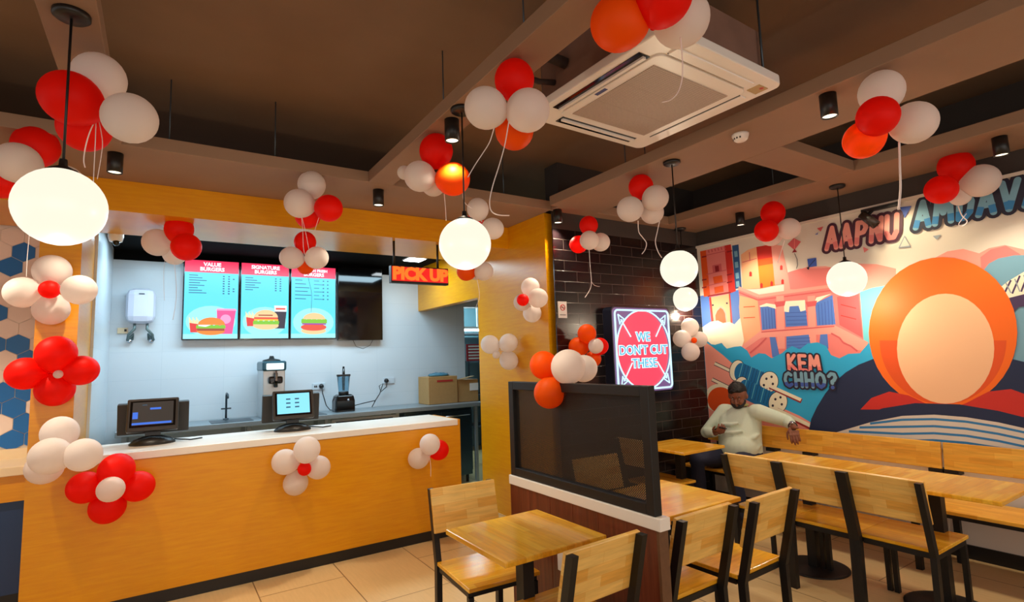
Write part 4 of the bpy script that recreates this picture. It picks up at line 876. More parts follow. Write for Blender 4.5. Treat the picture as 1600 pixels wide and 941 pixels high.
def word(s, p0, p1, hpx, keys, thick, outline, slant=0.12, gap=0.16):
    a, b = at(*p0, X=XW), at(*p1, X=XW); up = at(p0[0], p0[1] - hpx, X=XW).z - a.z; L = a.y - b.y; rise = (b.z - a.z) / L
    adv = []; x = 0
    for ch in s: adv.append(x); x += max(q[0] for st in GLYPH[ch] for q in st) + gap
    k = L / (x - gap)
    def W(u, v, xx): return (xx, a.y - u, a.z + v + u * rise)
    def seg(p, q, w, key, caps=True):
        xx = lx()
        d = math.hypot(q[0] - p[0], q[1] - p[1]) or 1e-6; nx, ny = -(q[1] - p[1]) / d * w, (q[0] - p[0]) / d * w; t0 = math.atan2(ny, nx)
        if caps: pts = [(p[0] + w * math.cos(t0 + math.pi * i / 8), p[1] + w * math.sin(t0 + math.pi * i / 8)) for i in range(9)] + [(q[0] + w * math.cos(t0 + math.pi + math.pi * i / 8), q[1] + w * math.sin(t0 + math.pi + math.pi * i / 8)) for i in range(9)]
        else: pts = [(p[0] + nx, p[1] + ny), (p[0] - nx, p[1] - ny), (q[0] - nx, q[1] - ny), (q[0] + nx, q[1] + ny)]
        poly(mur, [W(u, v, xx) for u, v in pts], MK.index(key))
    for layer, (key, w) in enumerate(((keys[0], thick + outline), (keys[1], thick), (keys[2], thick))):
        _lay[0] += 1
        for ch, x0 in zip(s, adv):
            for st in GLYPH[ch]:
                P2 = [((x0 + u) * k + v * up * slant, v * up) for u, v in st]
                for p, q in zip(P2, P2[1:]):
                    if layer < 2: seg(p, q, w * up, key)
                    else:
                        c = 0.30 * up
                        if min(p[1], q[1]) >= c: continue
                        if p[1] > q[1]: p, q = q, p
                        f = 1 if q[1] <= c else (c - p[1]) / (q[1] - p[1]); q = (p[0] + (q[0] - p[0]) * f, p[1] + (q[1] - p[1]) * f)
                        seg(p, q, w * 0.96 * up, key, f == 1)
word('AAPNU', (1291, 390), (1401, 371), 32, ('plum', 'pink2', 'pink'), 0.105, 0.13, 0.12, 0.26)
word('AMDAVAD', (1430, 357), (1668, 309), 38, ('ink', 'skyb', 'stripe'), 0.105, 0.12, 0.12, 0.26)
word('KEM', (1233, 577), (1282, 580), 22, ('ink', 'pink2', 'pink'), 0.12, 0.11, 0.0, 0.26)
word('CHHO?', (1228, 603), (1308, 606), 20, ('ink', 'skyb', 'mid'), 0.125, 0.13, 0.0, 0.28)
o = part('mural', mur, MM, tri=True, normals=False)
tag(o, 'colourful painted mural of towers, reels and lettering covering the right wall', 'mural')

# ---------------------------------------------------------------- balloons
DEBUG = False
def balloon_mesh(key):
    bm = B(); n = 18; prof = []
    for k in range(n + 1):
        a = math.pi * k / n; z = math.cos(a); r = math.sin(a)
        if z < 0: r *= 1 - 0.12 * (-z) ** 2; z *= 1.08
        prof.append((max(r, 0.0), z))
    prof[0] = (0, prof[0][1]); prof[-1] = (0.045, -1.085)
    prof += [(0.04, -1.12), (0.09, -1.19), (0.0, -1.175)]
    lathe(bm, prof, 28)
    bmesh.ops.recalc_face_normals(bm, faces=bm.faces[:])
    me = bpy.data.meshes.new(key + '_balloon'); bm.to_mesh(me); bm.free(); me.materials.append(BAL[key]); return me
BME = {k: balloon_mesh(k) for k in BAL}
def bunch(where, group, items, D=None, Y=None, X=None, flower=False):
    """items: (pixel x, pixel y, pixel radius, colour, which) from front to back; the bunch hangs at depth D or rests on the plane Y / X"""
    cx = sum(i[0] for i in items) / len(items); cy = sum(i[1] for i in items) / len(items)
    d0 = D if D is not None else depth(at(cx, cy, X=X, Y=Y)) - 0.05
    for _ in range(12):
        out = []
        for i, (x, y, r, col, which) in enumerate(items):
            d = d0
            for j in range(i):
                xj, yj, rj = items[j][:3]; s = (r + rj) * 0.99; l = math.hypot(x - xj, y - yj)
                if l < s: d = max(d, out[j] + math.sqrt(s * s - l * l) / F * d0)
            out.append(d)
        if D is not None: break
        over = max(((at(i[0], i[1], D=d).y - Y if Y is not None else at(i[0], i[1], D=d).x - X) + i[2] * d / F) for i, d in zip(items, out))
        if abs(over) < 0.003: break
        d0 -= over * (1.15 if Y is not None else 1.6)
    for i, d in zip(items, out):
        p = at(i[0], i[1], D=d)
        if p.z + i[2] * d / F > ZS and DEBUG: print('HIGH', where, i[4], round(p.x, 2), round(p.y, 2), round(p.z + i[2] * d / F, 3), 'D', round(d, 2))
    ctr = sum((at(i[0], i[1], D=d) for i, d in zip(items, out)), Vector()) / len(items)
    for (x, y, r, col, which), d in zip(items, out):
        p = at(x, y, D=d); R = r * d / F
        o = bpy.data.objects.new('balloon', BME[col]); C.objects.link(o)
        dirn = ctr - p
        if dirn.length < 0.02: dirn = Vector((0, 1, 0)) if X is None else Vector((1, 0, 0))
        if not flower: dirn = dirn.normalized() + Vector((0, 0, -0.35))
        o.location = p; o.rotation_mode = 'QUATERNION'; o.rotation_quaternion = Vector((0, 0, -1)).rotation_difference(dirn)
        o.scale = (R, R, R * 1.03)
        tag(o, which + ' ' + where, 'balloon', group)
    return ctr
w, r, n_ = 'white', 'red', 'orange'
bunch('in the bunch above the large left globe', 'balloons in the bunch above the large left globe', [
    (111.5, 154, 41, r, 'big red balloon crossed by the lamp cord'), (203, 185, 38, w, 'white balloon on the right side'), (154.6, 122, 37, w, 'white topmost balloon'), (132, 200, 36, r, 'lowest red balloon')], D=2.12)
bunch('in the bunch cut by the left picture edge', 'balloons in the bunch cut by the left picture edge', [
    (28, 255, 31, w, 'pale white balloon in front'), (56, 229, 31, r, 'upper red balloon'), (2, 286, 24, r, 'lower red balloon'), (104, 280, 21, w, 'cream white balloon behind the globe')], D=2.9)
bunch('of the white flower high on the left pier', 'balloons of the white flower on the left pier', [
    (77.5, 452.5, 14, r, 'small red centre balloon'), (81.6, 424, 25, w, 'upper white petal balloon'), (36, 457, 24, w, 'left white petal balloon'), (124, 453, 23, w, 'right white petal balloon'), (80, 483, 24, w, 'lower white petal balloon')], Y=YC, flower=True)
bunch('of the big red flower on the left pier', 'balloons of the red flower on the left pier', [
    (91, 585, 6.5, w, 'tiny white centre balloon'), (88, 553, 27, r, 'upper red petal balloon'), (40, 584, 25, r, 'left red petal balloon'), (127, 579, 23, r, 'right red petal balloon'), (86, 608, 26, r, 'lower red petal balloon')], Y=YC, flower=True)
bunch('of the all white bunch at the counter end', 'balloons of the white bunch at the counter end', [
    (79, 713, 28, w, 'middle white balloon'), (130, 711, 25, w, 'right white balloon'), (93.5, 677, 25, w, 'top white balloon'), (69.5, 731, 25, w, 'lowest white balloon')], Y=YC - 0.02)
bunch('of the red flower on the counter front', 'balloons of the red flower on the counter front', [
    (173, 765, 19, w, 'white centre balloon'), (182, 735, 25, r, 'upper red petal balloon'), (133, 762, 24, r, 'left red petal balloon'), (215, 760, 23, r, 'right red petal balloon'), (168, 792, 25, r, 'lower red petal balloon')], Y=YC, flower=True)
bunch('of the white flower in the middle of the counter front', 'balloons of the white flower on the counter front', [
    (475.8, 733, 10.3, r, 'small red centre balloon'), (479.6, 703, 20, w, 'upper white petal balloon'), (445.6, 722, 19.5, w, 'left white petal balloon'), (497, 730.5, 18, w, 'right white petal balloon'), (462, 755, 18.5, w, 'lower white petal balloon')], Y=YC, flower=True)
bunch('of the small bunch at the right end of the counter front', 'balloons at the right end of the counter front', [
    (671.6, 694.5, 16, w, 'upper white balloon'), (654, 716.5, 16, w, 'lower white balloon'), (685.6, 703.5, 15.5, r, 'red balloon')], Y=YC)
bunch('of the bunch left of the first menu screen', 'balloons left of the first menu screen', [
    (291, 386, 21.5, r, 'lower red balloon'), (279.9, 358.5, 20.5, r, 'upper red balloon'), (246, 379, 21, w, 'left white balloon'), (273, 397, 17, w, 'lowest cream white balloon')], D=4.05)
bunch('of the bunch hanging from the counter soffit', 'balloons hanging from the counter soffit', [
    (468, 318, 22.5, w, 'front white balloon'), (513.5, 325.5, 21, r, 'right red balloon'), (487, 289, 21, w, 'top white balloon'), (481, 338, 19, r, 'hidden lower red balloon')], D=3.75)
bunch('of the little bunch between the second and third menu screens', 'balloons between the second and third menu screens', [
    (455.5, 403, 17.5, w, 'left white balloon'), (495, 403, 17.5, w, 'right white balloon'), (476.8, 378.5, 16.5, r, 'upper red balloon'), (477.4, 416, 13, n_, 'lower orange balloon')], D=4.1)
bunch('of the bunch beside the air conditioner', 'balloons beside the air conditioner', [
    (824.6, 172.7, 33.5, w, 'right white balloon'), (759, 169, 32.5, w, 'left white balloon'), (803.7, 125, 31, r, 'top red balloon'), (803.7, 204, 30, n_, 'bottom orange balloon')], D=2.36)
bunch('of the bunch above the middle globe', 'balloons above the middle globe', [
    (707.6, 280, 26, n_, 'right orange balloon'), (656, 275.7, 24, w, 'left white balloon'), (681.5, 236, 26, r, 'top red balloon'), (677, 288, 19, w, 'hidden lower white balloon'), (632, 270, 11, w, 'small half deflated white balloon')], D=3.2)
bunch('of the bunch behind the middle globe', 'balloons behind the middle globe', [
    (746.6, 327, 17, w, 'top white balloon'), (770, 357.4, 17, w, 'right white balloon'), (743, 344, 13, r, 'hidden red balloon')], D=4.1)
bunch('just below the middle globe', 'balloons just below the middle globe', [
    (756, 424, 14.5, w, 'right white balloon'), (728, 425, 14, n_, 'orange balloon'), (743, 428, 9.5, w, 'small pale white balloon')], D=4.4)
bunch('of the upper flower on the laminate pier', 'balloons of the upper flower on the laminate pier', [
    (816.9, 468.9, 9.5, r, 'small red centre balloon'), (840.6, 466, 15.5, w, 'right white balloon'), (828.6, 449, 14.5, w, 'top white balloon'), (816, 472.5, 13.5, w, 'left white balloon'), (831.5, 489.5, 14.5, w, 'bottom white balloon')], X=3.0, flower=True)
bunch('of the lower flower on the laminate pier', 'balloons of the lower flower on the laminate pier', [
    (775.5, 554.5, 6, w, 'tiny white centre balloon'), (765.8, 538.4, 14.5, w, 'left white balloon'), (794.5, 536, 14.5, w, 'upper white balloon'), (795, 563.5, 14.5, w, 'lower white balloon')], X=3.0, flower=True)
bunch('on the corner of the perforated partition', 'balloons on the perforated partition', [
    (887.7, 573.4, 27, w, 'front white balloon'), (859, 613.7, 24.5, n_, 'lower orange balloon'), (850, 571, 22, n_, 'upper orange balloon'), (912, 576, 21, w, 'rear white balloon')], D=3.0)
bunch('of the orange flower beside the neon sign', 'balloons of the orange flower beside the neon sign', [
    (931, 541, 11.8, w, 'small white centre balloon'), (917, 521.5, 14.5, n_, 'upper orange balloon'), (903.8, 542, 15, n_, 'left orange balloon'), (937, 541.4, 13.5, r, 'right red balloon'), (927, 561, 12.5, n_, 'lower orange balloon')], Y=YB)
bunch('of the bunch high on the brick wall', 'balloons high on the brick wall', [
    (920.8, 375.6, 15, w, 'front white balloon'), (938.2, 378.5, 14.5, w, 'right white balloon'), (919.7, 352.3, 14.5, r, 'top red balloon'), (904, 382, 14, r, 'left red balloon')], D=4.75)
bunch('of the bunch left of the upper far globe', 'balloons left of the upper far globe', [
    (1024, 309.6, 20, w, 'right white balloon'), (984.3, 327, 20, w, 'left white balloon'), (1001.5, 292, 19, r, 'top red balloon'), (1018.7, 332, 18, w, 'lower white balloon')], D=4.0)
bunch('of the white flower right of the neon sign', 'balloons of the white flower right of the neon sign', [
    (1084.5, 532, 4.5, n_, 'tiny orange centre balloon'), (1079, 550, 14, w, 'lower white balloon'), (1065.5, 529.5, 13.5, w, 'left white balloon'), (1078, 511, 13.5, w, 'upper white balloon'), (1092.5, 530.5, 12.5, w, 'right white balloon')], Y=YB, flower=True)
bunch('of the bunch in front of the mural tower', 'balloons in front of the mural tower', [
    (1197.5, 360.5, 17.5, r, 'left red balloon'), (1207.6, 333, 18, r, 'top red balloon'), (1232.5, 357.5, 16.5, w, 'right white balloon'), (1205, 368, 16.5, w, 'lowest white balloon')], D=4.7)
bunch('of the big bunch at the upper right', 'balloons of the big bunch at the upper right', [
    (1371.5, 182, 30, r, 'front red balloon'), (1427.6, 192, 32, w, 'right white balloon'), (1377, 144, 32, w, 'top white balloon'), (1350, 218, 29, n_, 'lower orange balloon')], D=2.52)
bunch('of the bunch over the lettering at the right edge', 'balloons over the lettering at the right edge', [
    (1470.5, 296.5, 22, r, 'lower red balloon'), (1531.7, 282.5, 25, w, 'glowing white balloon'), (1493.4, 260, 24, r, 'upper red balloon'), (1500, 306, 15, w, 'small lower white balloon')], D=3.85)
bunch('of the top bunch in front of the air conditioner', 'balloons in front of the air conditioner', [
    (1036, -6, 45, r, 'red balloon'), (967, 36, 43, n_, 'orange balloon'), (1064, 30, 43, w, 'white balloon')], D=1.95)

# ---------------------------------------------------------------- ribbons
M_rib = mat('white_curling_ribbon', srgb(240, 224, 220), 0.35)
M_cord = mat('grey_ribbon', srgb(60, 96, 110), 0.5)
def ribbon(pts, D, rad, label, group, m=None):
    P = [at(x, y, D=D) for x, y in pts]
    # smooth the polyline
    Q = []
    for i in range(len(P) - 1):
        p0, p1, p2, p3 = P[max(i - 1, 0)], P[i], P[i + 1], P[min(i + 2, len(P) - 1)]
        for k in range(6):
            s = k / 6; Q.append(0.5 * (2 * p1 + (p2 - p0) * s + (2 * p0 - 5 * p1 + 4 * p2 - p3) * s * s + (3 * p1 - p0 - 3 * p2 + p3) * s ** 3))
    Q.append(P[-1])
    bm = B(); tube(bm, Q, rad, 6, 0, True, 0.5)
    tag(part('ribbon', bm, m or M_rib), label, 'ribbon', group)
g = 'ribbons hanging from balloons'
ribbon([(150, 186), (141, 205), (134, 228), (131, 250), (133, 262)], 2.2, 0.003, 'left white ribbon of three below the bunch over the large globe', g)
ribbon([(150, 186), (149, 220), (147, 262), (146, 285)], 2.2, 0.0035, 'middle white ribbon of three below the bunch over the large globe', g)
ribbon([(154, 186), (160, 220), (158, 245), (152, 280)], 2.2, 0.003, 'right white ribbon of three below the bunch over the large globe', g)
ribbon([(46, 360), (44, 385), (42, 408), (41, 434)], 3.2, 0.004, 'white ribbon hanging in front of the hexagon tiles', g)
ribbon([(258, 402), (256, 425), (256, 450), (257, 470)], 4.15, 0.0025, 'left thin ribbon below the bunch by the first menu screen', g)
ribbon([(272, 408), (275, 440), (275, 470), (270, 500)], 4.15, 0.003, 'right thin ribbon below the bunch by the first menu screen', g)
ribbon([(471, 338), (473, 360), (474, 385), (476, 398)], 3.72, 0.003, 'ribbon falling from the soffit bunch over the small red balloon', g)
ribbon([(472, 340), (478, 365), (483, 392)], 3.74, 0.003, 'slanting second ribbon from the soffit bunch', g)
ribbon([(499, 338), (496, 347), (492, 360)], 3.74, 0.003, 'short ribbon under the red balloon of the soffit bunch', g)
ribbon([(479, 420), (483, 440), (487, 460), (486, 488)], 4.3, 0.0025, 'dark ribbon hanging across the third menu screen', g, M_cord)
ribbon([(772, 200), (765, 222), (754, 240), (742, 258), (731, 277)], 2.36, 0.0035, 'left pale ribbon below the bunch beside the air conditioner', g)
ribbon([(795, 190), (789, 225), (781, 255), (770, 290), (765, 315), (768, 330), (779, 336), (796, 337)], 2.34, 0.0038, 'long curling ribbon below the bunch beside the air conditioner', g)
ribbon([(694, 303), (696, 325), (697, 345)], 3.22, 0.0035, 'ribbon hanging from the bunch above the middle globe', g)
ribbon([(723, 300), (724, 312), (729, 320), (738, 326)], 3.3, 0.003, 'short curled ribbon right of the bunch above the middle globe', g)
ribbon([(744, 432), (748, 450), (749, 466), (744, 480), (746, 492)], 4.4, 0.003, 'thin ribbon hanging at the pier edge below the middle globe', g)
ribbon([(920.5, 390), (922, 415), (924, 440), (922, 452), (914, 465)], 4.75, 0.004, 'long ribbon on the dark brick wall', g)
ribbon([(924, 440), (929, 446), (937, 448)], 4.76, 0.003, 'short side tail of ribbon on the dark brick wall', g)
ribbon([(997, 345), (998, 362), (1004, 371), (1010, 380), (1008, 390), (1003, 397)], 4.02, 0.0045, 'left wavy ribbon below the bunch by the far globe', g)
ribbon([(1031, 344), (1027, 362), (1024, 378), (1028, 393), (1034, 403)], 4.02, 0.0045, 'right wavy ribbon below the bunch by the far globe', g)
ribbon([(1226, 376), (1222, 388), (1219, 398), (1215, 411)], 4.8, 0.004, 'pale ribbon below the bunch in front of the mural tower', g)
ribbon([(1405, 222), (1406, 260), (1407, 295), (1404, 328)], 2.54, 0.005, 'long straight ribbon under the big bunch at the upper right', g)
ribbon([(1497, 322), (1503, 337), (1511, 346), (1504, 353), (1498, 350), (1510, 334)], 3.9, 0.004, 'knotted ribbon loop over the letters at the right edge', g)
ribbon([(1063, 58), (1066, 90), (1066, 120), (1060, 143), (1048, 156), (1034, 160)], 2.0, 0.003, 'curling pale ribbon in front of the air conditioner grille', g)
ribbon([(671, 713), (673, 728), (673, 745)], 4.35, 0.003, 'short ribbon on the counter front below the right end bunch', g)

# ---------------------------------------------------------------- the seated man
M_skin = mat('brown_skin', srgb(132, 78, 54), 0.5)
M_hair = mat('black_hair', srgb(16, 12, 12), 0.6, vary=0.3, scale=90, bump=0.8)
M_swt = mat('pale_green_sweater', srgb(204, 214, 194), 0.85, vary=0.04, scale=60, bump=0.25)
M_jean = mat('navy_trousers', srgb(32, 36, 60), 0.8, vary=0.15, scale=70, bump=0.3)
HC = Vector((4.80, 3.315, 1.155))            # head centre
face = Vector((-0.84, -0.30, -0.42)).normalized()   # where the face points: down to the phone
hside = face.cross(Vector((0, 0, 1))).normalized(); hup = hside.cross(face).normalized()
HR = Matrix((hside, face, hup)).transposed()  # local x right, y forward, z up
def H(x, y, z): return HC + HR @ Vector((x, y, z))
J = dict(pel=(4.84, 3.34, 0.55), waist=(4.83, 3.34, 0.68), chest=(4.86, 3.36, 0.90), neck=(4.86, 3.34, 1.03), rsh=(4.87, 3.53, 0.985), rel=(4.73, 3.66, 0.775), rwr=(4.60, 3.45, 0.80),
         lsh=(4.88, 3.155, 1.0), lel=(4.975, 2.93, 0.92), lwr=(4.84, 2.80, 0.895), rhip=(4.82, 3.45, 0.562), lhip=(4.82, 3.24, 0.562), rkn=(4.43, 3.56, 0.54), lkn=(4.40, 3.16, 0.53), ran=(4.45, 3.57, 0.09), lan=(4.47, 3.13, 0.09))
J = {k: Vector(v) for k, v in J.items()}
def limb(bm, pts, rad, seg=14):
    tube(bm, pts, rad, seg)
    for p, r_ in zip(pts, rad): ball(bm, p, r_ * 0.985, seg=14, rings=10)
def torso(bm, g):
    # lofted elliptical sections from the hips to the neck, with a belly
    secs = [((4.85, 3.34, 0.47), 0.19, 0.145), ((4.83, 3.34, 0.56), 0.19, 0.165), ((4.815, 3.34, 0.66), 0.195, 0.175), ((4.825, 3.345, 0.76), 0.195, 0.165), ((4.85, 3.35, 0.86), 0.195, 0.14), ((4.87, 3.345, 0.95), 0.185, 0.115), ((4.87, 3.34, 1.01), 0.12, 0.085), ((4.865, 3.335, 1.04), 0.07, 0.065)]
    fw = Vector((-0.93, -0.36, 0)).normalized(); sd = Vector((-fw.y, fw.x, 0)); rings = []
    for c, a, b in secs:
        c = Vector(c); rings.append([bm.verts.new(c + sd * ((a + g) * math.cos(2 * math.pi * k / 24)) + fw * ((b + g) * math.sin(2 * math.pi * k / 24))) for k in range(24)])
    for p, q in zip(rings, rings[1:]):
        for k in range(24): bm.faces.new((p[k], p[(k + 1) % 24], q[(k + 1) % 24], q[k]))
    bm.faces.new(rings[0][::-1]); bm.faces.new(rings[-1])
    ball(bm, Vector((4.80, 3.325, 0.66)) + fw * 0.05, 0.15 + g, 0.17 + g, 0.14 + g)
def remesh(o, vox, it=6, fac=0.5):
    md = o.modifiers.new('remesh', 'REMESH'); md.mode = 'VOXEL'; md.voxel_size = vox; md.use_smooth_shade = True
    sm = o.modifiers.new('smooth', 'SMOOTH'); sm.factor = fac; sm.iterations = it
def hand(bm, wr, d, palm_n, curl, thumb_side, spread=0.16):
    """wr wrist, d hand direction, palm_n palm normal, curl bend per joint (rad)"""
    d = d.normalized(); n = (palm_n - d * palm_n.dot(d)).normalized(); s = d.cross(n) * thumb_side
    pc = wr + d * 0.05
    for i in range(5):
        for j in range(3):
            ball(bm, wr + d * (0.015 + j * 0.034) + s * (i - 2) * 0.0165, 0.0125, seg=10, rings=8)
    for i, (L, off) in enumerate(((0.074, 0.033), (0.082, 0.011), (0.077, -0.011), (0.060, -0.032))):
        base = wr + d * (0.085 if i in (1, 2) else 0.079) + s * off; dd = (d + s * spread * off / 0.033).normalized(); pts = [base - dd * 0.02, base]; cur = dd; p = base
        for seg_ in (0.45, 0.32, 0.23):
            cur = (Quaternion(cur.cross(n).normalized(), curl) @ cur).normalized(); p = p + cur * L * seg_; pts.append(p)
        tube(bm, pts, [0.0112, 0.0114, 0.0105, 0.0096, 0.008], 10); ball(bm, pts[-1], 0.0082, seg=8, rings=6)
    tb = wr + d * 0.025 + s * 0.028; p1 = tb + (d * 0.7 + s * 0.75 + n * 0.25).normalized() * 0.042; p2 = p1 + (d * 0.95 + s * 0.2 + n * 0.35).normalized() * 0.032; p3 = p2 + (d + n * 0.4).normalized() * 0.024
    tube(bm, [tb - d * 0.01, tb, p1, p2, p3], [0.014, 0.014, 0.011, 0.0098, 0.0068], 10); ball(bm, p3, 0.0068, seg=8, rings=6)
bm = B(); torso(bm, -0.012)
limb(bm, [J['neck'] + Vector((0.02, 0, -0.06)), J['neck'] + Vector((0, 0, 0.02)), H(0, -0.02, -0.06)], [0.07, 0.06, 0.056])
limb(bm, [J['rsh'], J['rsh'].lerp(J['rel'], 0.5), J['rel'], J['rel'].lerp(J['rwr'], 0.35), J['rwr']], [0.058, 0.05, 0.041, 0.039, 0.027])
limb(bm, [J['lsh'], J['lsh'].lerp(J['lel'], 0.5), J['lel'], J['lel'].lerp(J['lwr'], 0.35), J['lwr']], [0.058, 0.05, 0.041, 0.039, 0.027])
for s in 'rl':
    limb(bm, [J[s + 'hip'], J[s + 'hip'].lerp(J[s + 'kn'], 0.5), J[s + 'kn'], J[s + 'kn'].lerp(J[s + 'an'], 0.35), J[s + 'an']], [0.088, 0.076, 0.056, 0.052, 0.036])
    limb(bm, [J[s + 'an'] + Vector((0.02, 0, -0.04)), J[s + 'an'] + Vector((-0.10, 0, -0.055))], [0.03, 0.027])
# head: skull, jaw, nose, brow, lips, ears
ball(bm, H(0, -0.008, 0.025), 0.074, 0.092, 0.088); ball(bm, H(0, 0.022, -0.042), 0.058, 0.066, 0.066); ball(bm, H(0, 0.058, -0.088), 0.03, 0.026, 0.024)
for sx in (-1, 1):
    ball(bm, H(sx * 0.036, 0.058, -0.03), 0.026, 0.024, 0.026); ball(bm, H(sx * 0.030, 0.076, 0.026), 0.024, 0.012, 0.009)
    ball(bm, H(sx * 0.077, -0.008, -0.008), 0.010, 0.021, 0.031)
tube(bm, [H(0, 0.080, 0.012), H(0, 0.096, -0.018), H(0, 0.103, -0.03)], [0.009, 0.012, 0.013], 10); ball(bm, H(0, 0.100, -0.032), 0.014, 0.013, 0.011)
for sx in (-1, 1): ball(bm, H(sx * 0.012, 0.090, -0.034), 0.0085, 0.010, 0.008)
ball(bm, H(0, 0.083, -0.057), 0.022, 0.010, 0.006); ball(bm, H(0, 0.081, -0.068), 0.019, 0.010, 0.007)
hand(bm, J['rwr'], Vector((-0.35, -0.80, 0.28)), Vector((0.35, 0.1, 0.9)), 0.5, 1, 0.04)
hand(bm, J['lwr'], Vector((-0.42, -0.30, -0.86)), Vector((0.75, 0.2, -0.45)), 0.30, -1, 0.05)
man = part('person', bm, M_skin); remesh(man, 0.0042, 3, 0.4)
tag(man, 'man in a pale green sweater seated on the bench looking at his phone', 'person')
bm = B(); torso(bm, 0.008)
limb(bm, [J['rsh'] + Vector((0.01, -0.03, 0)), J['rsh'], J['rsh'].lerp(J['rel'], 0.5), J['rel'], J['rel'].lerp(J['rwr'], 0.4), J['rel'].lerp(J['rwr'], 0.86)], [0.076, 0.077, 0.068, 0.061, 0.054, 0.041])
limb(bm, [J['lsh'] + Vector((0.0, 0.03, 0)), J['lsh'], J['lsh'].lerp(J['lel'], 0.5), J['lel'], J['lel'].lerp(J['lwr'], 0.4), J['lel'].lerp(J['lwr'], 0.84)], [0.076, 0.077, 0.068, 0.059, 0.054, 0.041])
for (x0, y0, z0), (x1, y1, z1), rr in (((4.68, 3.44, 0.88), (4.71, 3.26, 0.90), 0.022), ((4.66, 3.42, 0.80), (4.70, 3.22, 0.83), 0.02), ((4.72, 3.20, 0.74), (4.84, 3.14, 0.80), 0.022), ((4.72, 3.18, 0.62), (4.86, 3.14, 0.70), 0.022)):
    tube(bm, [(x0, y0, z0), ((x0 + x1) / 2 - 0.012, (y0 + y1) / 2 - 0.01, (z0 + z1) / 2 - 0.006), (x1, y1, z1)], [rr * 0.7, rr, rr * 0.7], 10)   # soft folds
s_ = part('sweater', bm, M_swt, man); remesh(s_, 0.009, 7)
lathe_n = B(); tube(lathe_n, [H(0, -0.02, -0.1) + Vector((0.05 * math.cos(a), 0.055 * math.sin(a), 0)) * 1.25 + Vector((0.005, 0, -0.012)) for a in [2 * math.pi * k / 20 for k in range(21)]], 0.011, 8, cap=False)
part('collar', lathe_n, mat('olive_rib', srgb(170, 160, 100), 0.8), s_)
bm = B()
for s in 'rl':
    limb(bm, [J[s + 'hip'] + Vector((0.03, 0, 0.02)), J[s + 'hip'], J[s + 'hip'].lerp(J[s + 'kn'], 0.5), J[s + 'kn'], J[s + 'kn'].lerp(J[s + 'an'], 0.4), J[s + 'an'] + Vector((0, 0, 0.03))], [0.105, 0.11, 0.099, 0.079, 0.07, 0.06])
ball(bm, (4.84, 3.345, 0.552), 0.15, 0.19, 0.095)
s_ = part('trousers', bm, M_jean, man); remesh(s_, 0.009, 7)
for s in 'rl':
    bm = B(); a = J[s + 'an']
    tube(bm, [a + Vector((0.055, 0, -0.05)), a + Vector((0.02, 0, -0.04)), a + Vector((-0.06, 0, -0.052)), a + Vector((-0.13, 0, -0.06)), a + Vector((-0.165, 0, -0.062))], [0.03, 0.046, 0.042, 0.036, 0.02], 14)
    for v in bm.verts: v.co.z = max(v.co.z, 0.004)
    part('shoe', bm, M_blackp, man)
# hair cap: thick on top, short at the sides; beard on the jaw; brows and eyes
bm = B(); ball(bm, H(0, -0.022, 0.05), 0.083, 0.090, 0.086, seg=28, rings=20)
for k in range(60):
    a = k * 2.399; q = k / 60; x = 0.066 * math.sqrt(q) * math.cos(a); y = 0.078 * math.sqrt(q) * math.sin(a) - 0.012; ball(bm, H(x, y, 0.128 - 0.055 * q + 0.008 * math.sin(k * 5.3)), 0.018, 0.019, 0.018, seg=8, rings=6)
for v in bm.verts:
    l = HR.transposed() @ (v.co - HC)
    if l.y > 0.055 and l.z < 0.075: l.y = 0.055
    if l.z < -0.03: l.z = -0.03
    v.co = HC + HR @ l
s_ = part('hair', bm, M_hair, man); remesh(s_, 0.0045, 1)
bm = B()
for k in range(15):
    a = math.radians(-84 + k * 12); ball(bm, H(0.060 * math.sin(a), 0.016 + 0.060 * math.cos(a), -0.083 + 0.035 * abs(math.sin(a)) ** 3), 0.017, 0.017, 0.021, seg=10, rings=8)
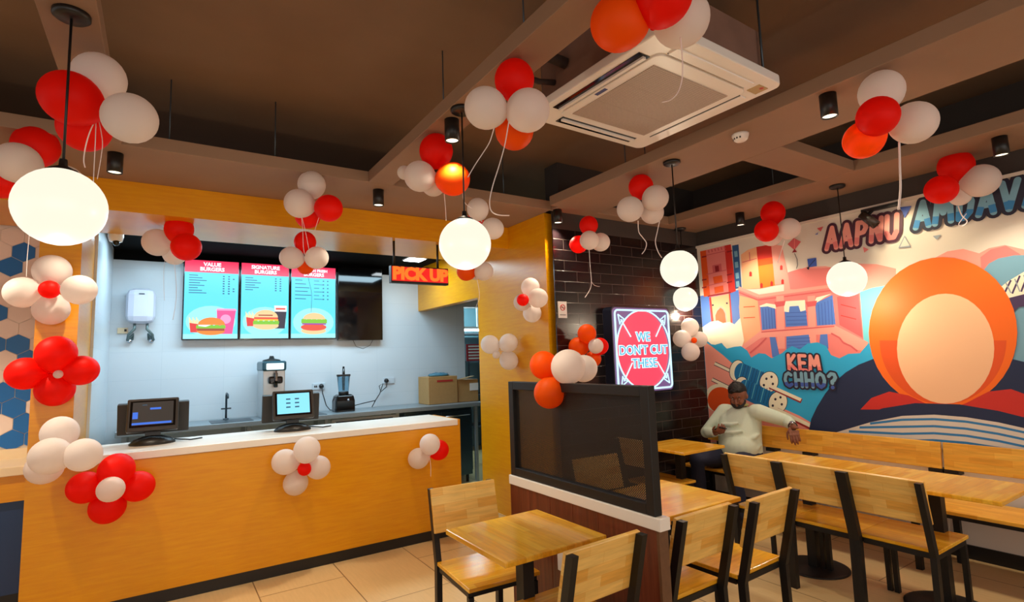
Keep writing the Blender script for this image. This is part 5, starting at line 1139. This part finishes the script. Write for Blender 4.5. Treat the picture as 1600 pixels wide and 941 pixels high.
tube(bm, [H(-0.026, 0.078, -0.056), H(-0.012, 0.091, -0.049), H(0, 0.095, -0.047), H(0.012, 0.091, -0.049), H(0.026, 0.078, -0.056)], [0.004, 0.006, 0.005, 0.006, 0.004], 8)
s_ = part('beard', bm, M_hair, man); remesh(s_, 0.005, 3)
for sx in (-1, 1):
    part('eyebrow', one(tube, [H(sx * 0.014, 0.090, 0.028), H(sx * 0.030, 0.089, 0.034), H(sx * 0.048, 0.076, 0.028)], [0.003, 0.0045, 0.002], 8), M_hair, man)
    bm = B(); ball(bm, H(sx * 0.031, 0.079, 0.005), 0.013, 0.007, 0.005, seg=12, rings=8); part('eye', bm, mat('eye_white', srgb(150, 130, 116), 0.3), man)
    bm = B(); ball(bm, H(sx * 0.031, 0.0845, 0.003), 0.0055, 0.003, 0.0045, seg=10, rings=8); part('iris', bm, M_glossblk, man)
bm = B(); d = (J['lwr'] - J['lel']).normalized(); u, v = frame_of(d)
tube(bm, [J['lwr'] - d * 0.012 + u * (0.034 * math.cos(a)) + v * (0.034 * math.sin(a)) for a in [2 * math.pi * k / 20 for k in range(21)]], 0.008, 8, cap=False)
lathe(bm, [(0, 0.01), (0.017, 0.01), (0.018, 0), (0, 0)], 16, 1, J['lwr'] - d * 0.012 + Vector((-0.02, -0.005, 0.032)), Vector((-0.5, -0.1, 0.85)))
part('watch', bm, [mat('brown_strap', srgb(70, 34, 26), 0.5), M_chrome], man)
# phone resting in the right hand
hd = Vector((-0.35, -0.80, 0.28)).normalized(); hn = Vector((0.35, 0.1, 0.9)); hn = (hn - hd * hn.dot(hd)).normalized(); hs = hd.cross(hn)
pc = J['rwr'] + hd * 0.075 + hn * 0.021
mt = Matrix((hs, hd, hn)).transposed().to_4x4(); mt.translation = pc
t = tag(empty('phone', tuple(pc)), 'dark smartphone held in the seated man\'s right hand', 'phone')
wp('case', one(box, -0.036, 0.036, -0.07, 0.075, -0.004, 0.004, 0, 0.003, mt), M_glossblk, t)
wp('display', one(box, -0.032, 0.032, -0.065, 0.07, 0.0041, 0.0046, 0, 0, mt), glow('phone_glow', srgb(90, 110, 120), 0.5), t)
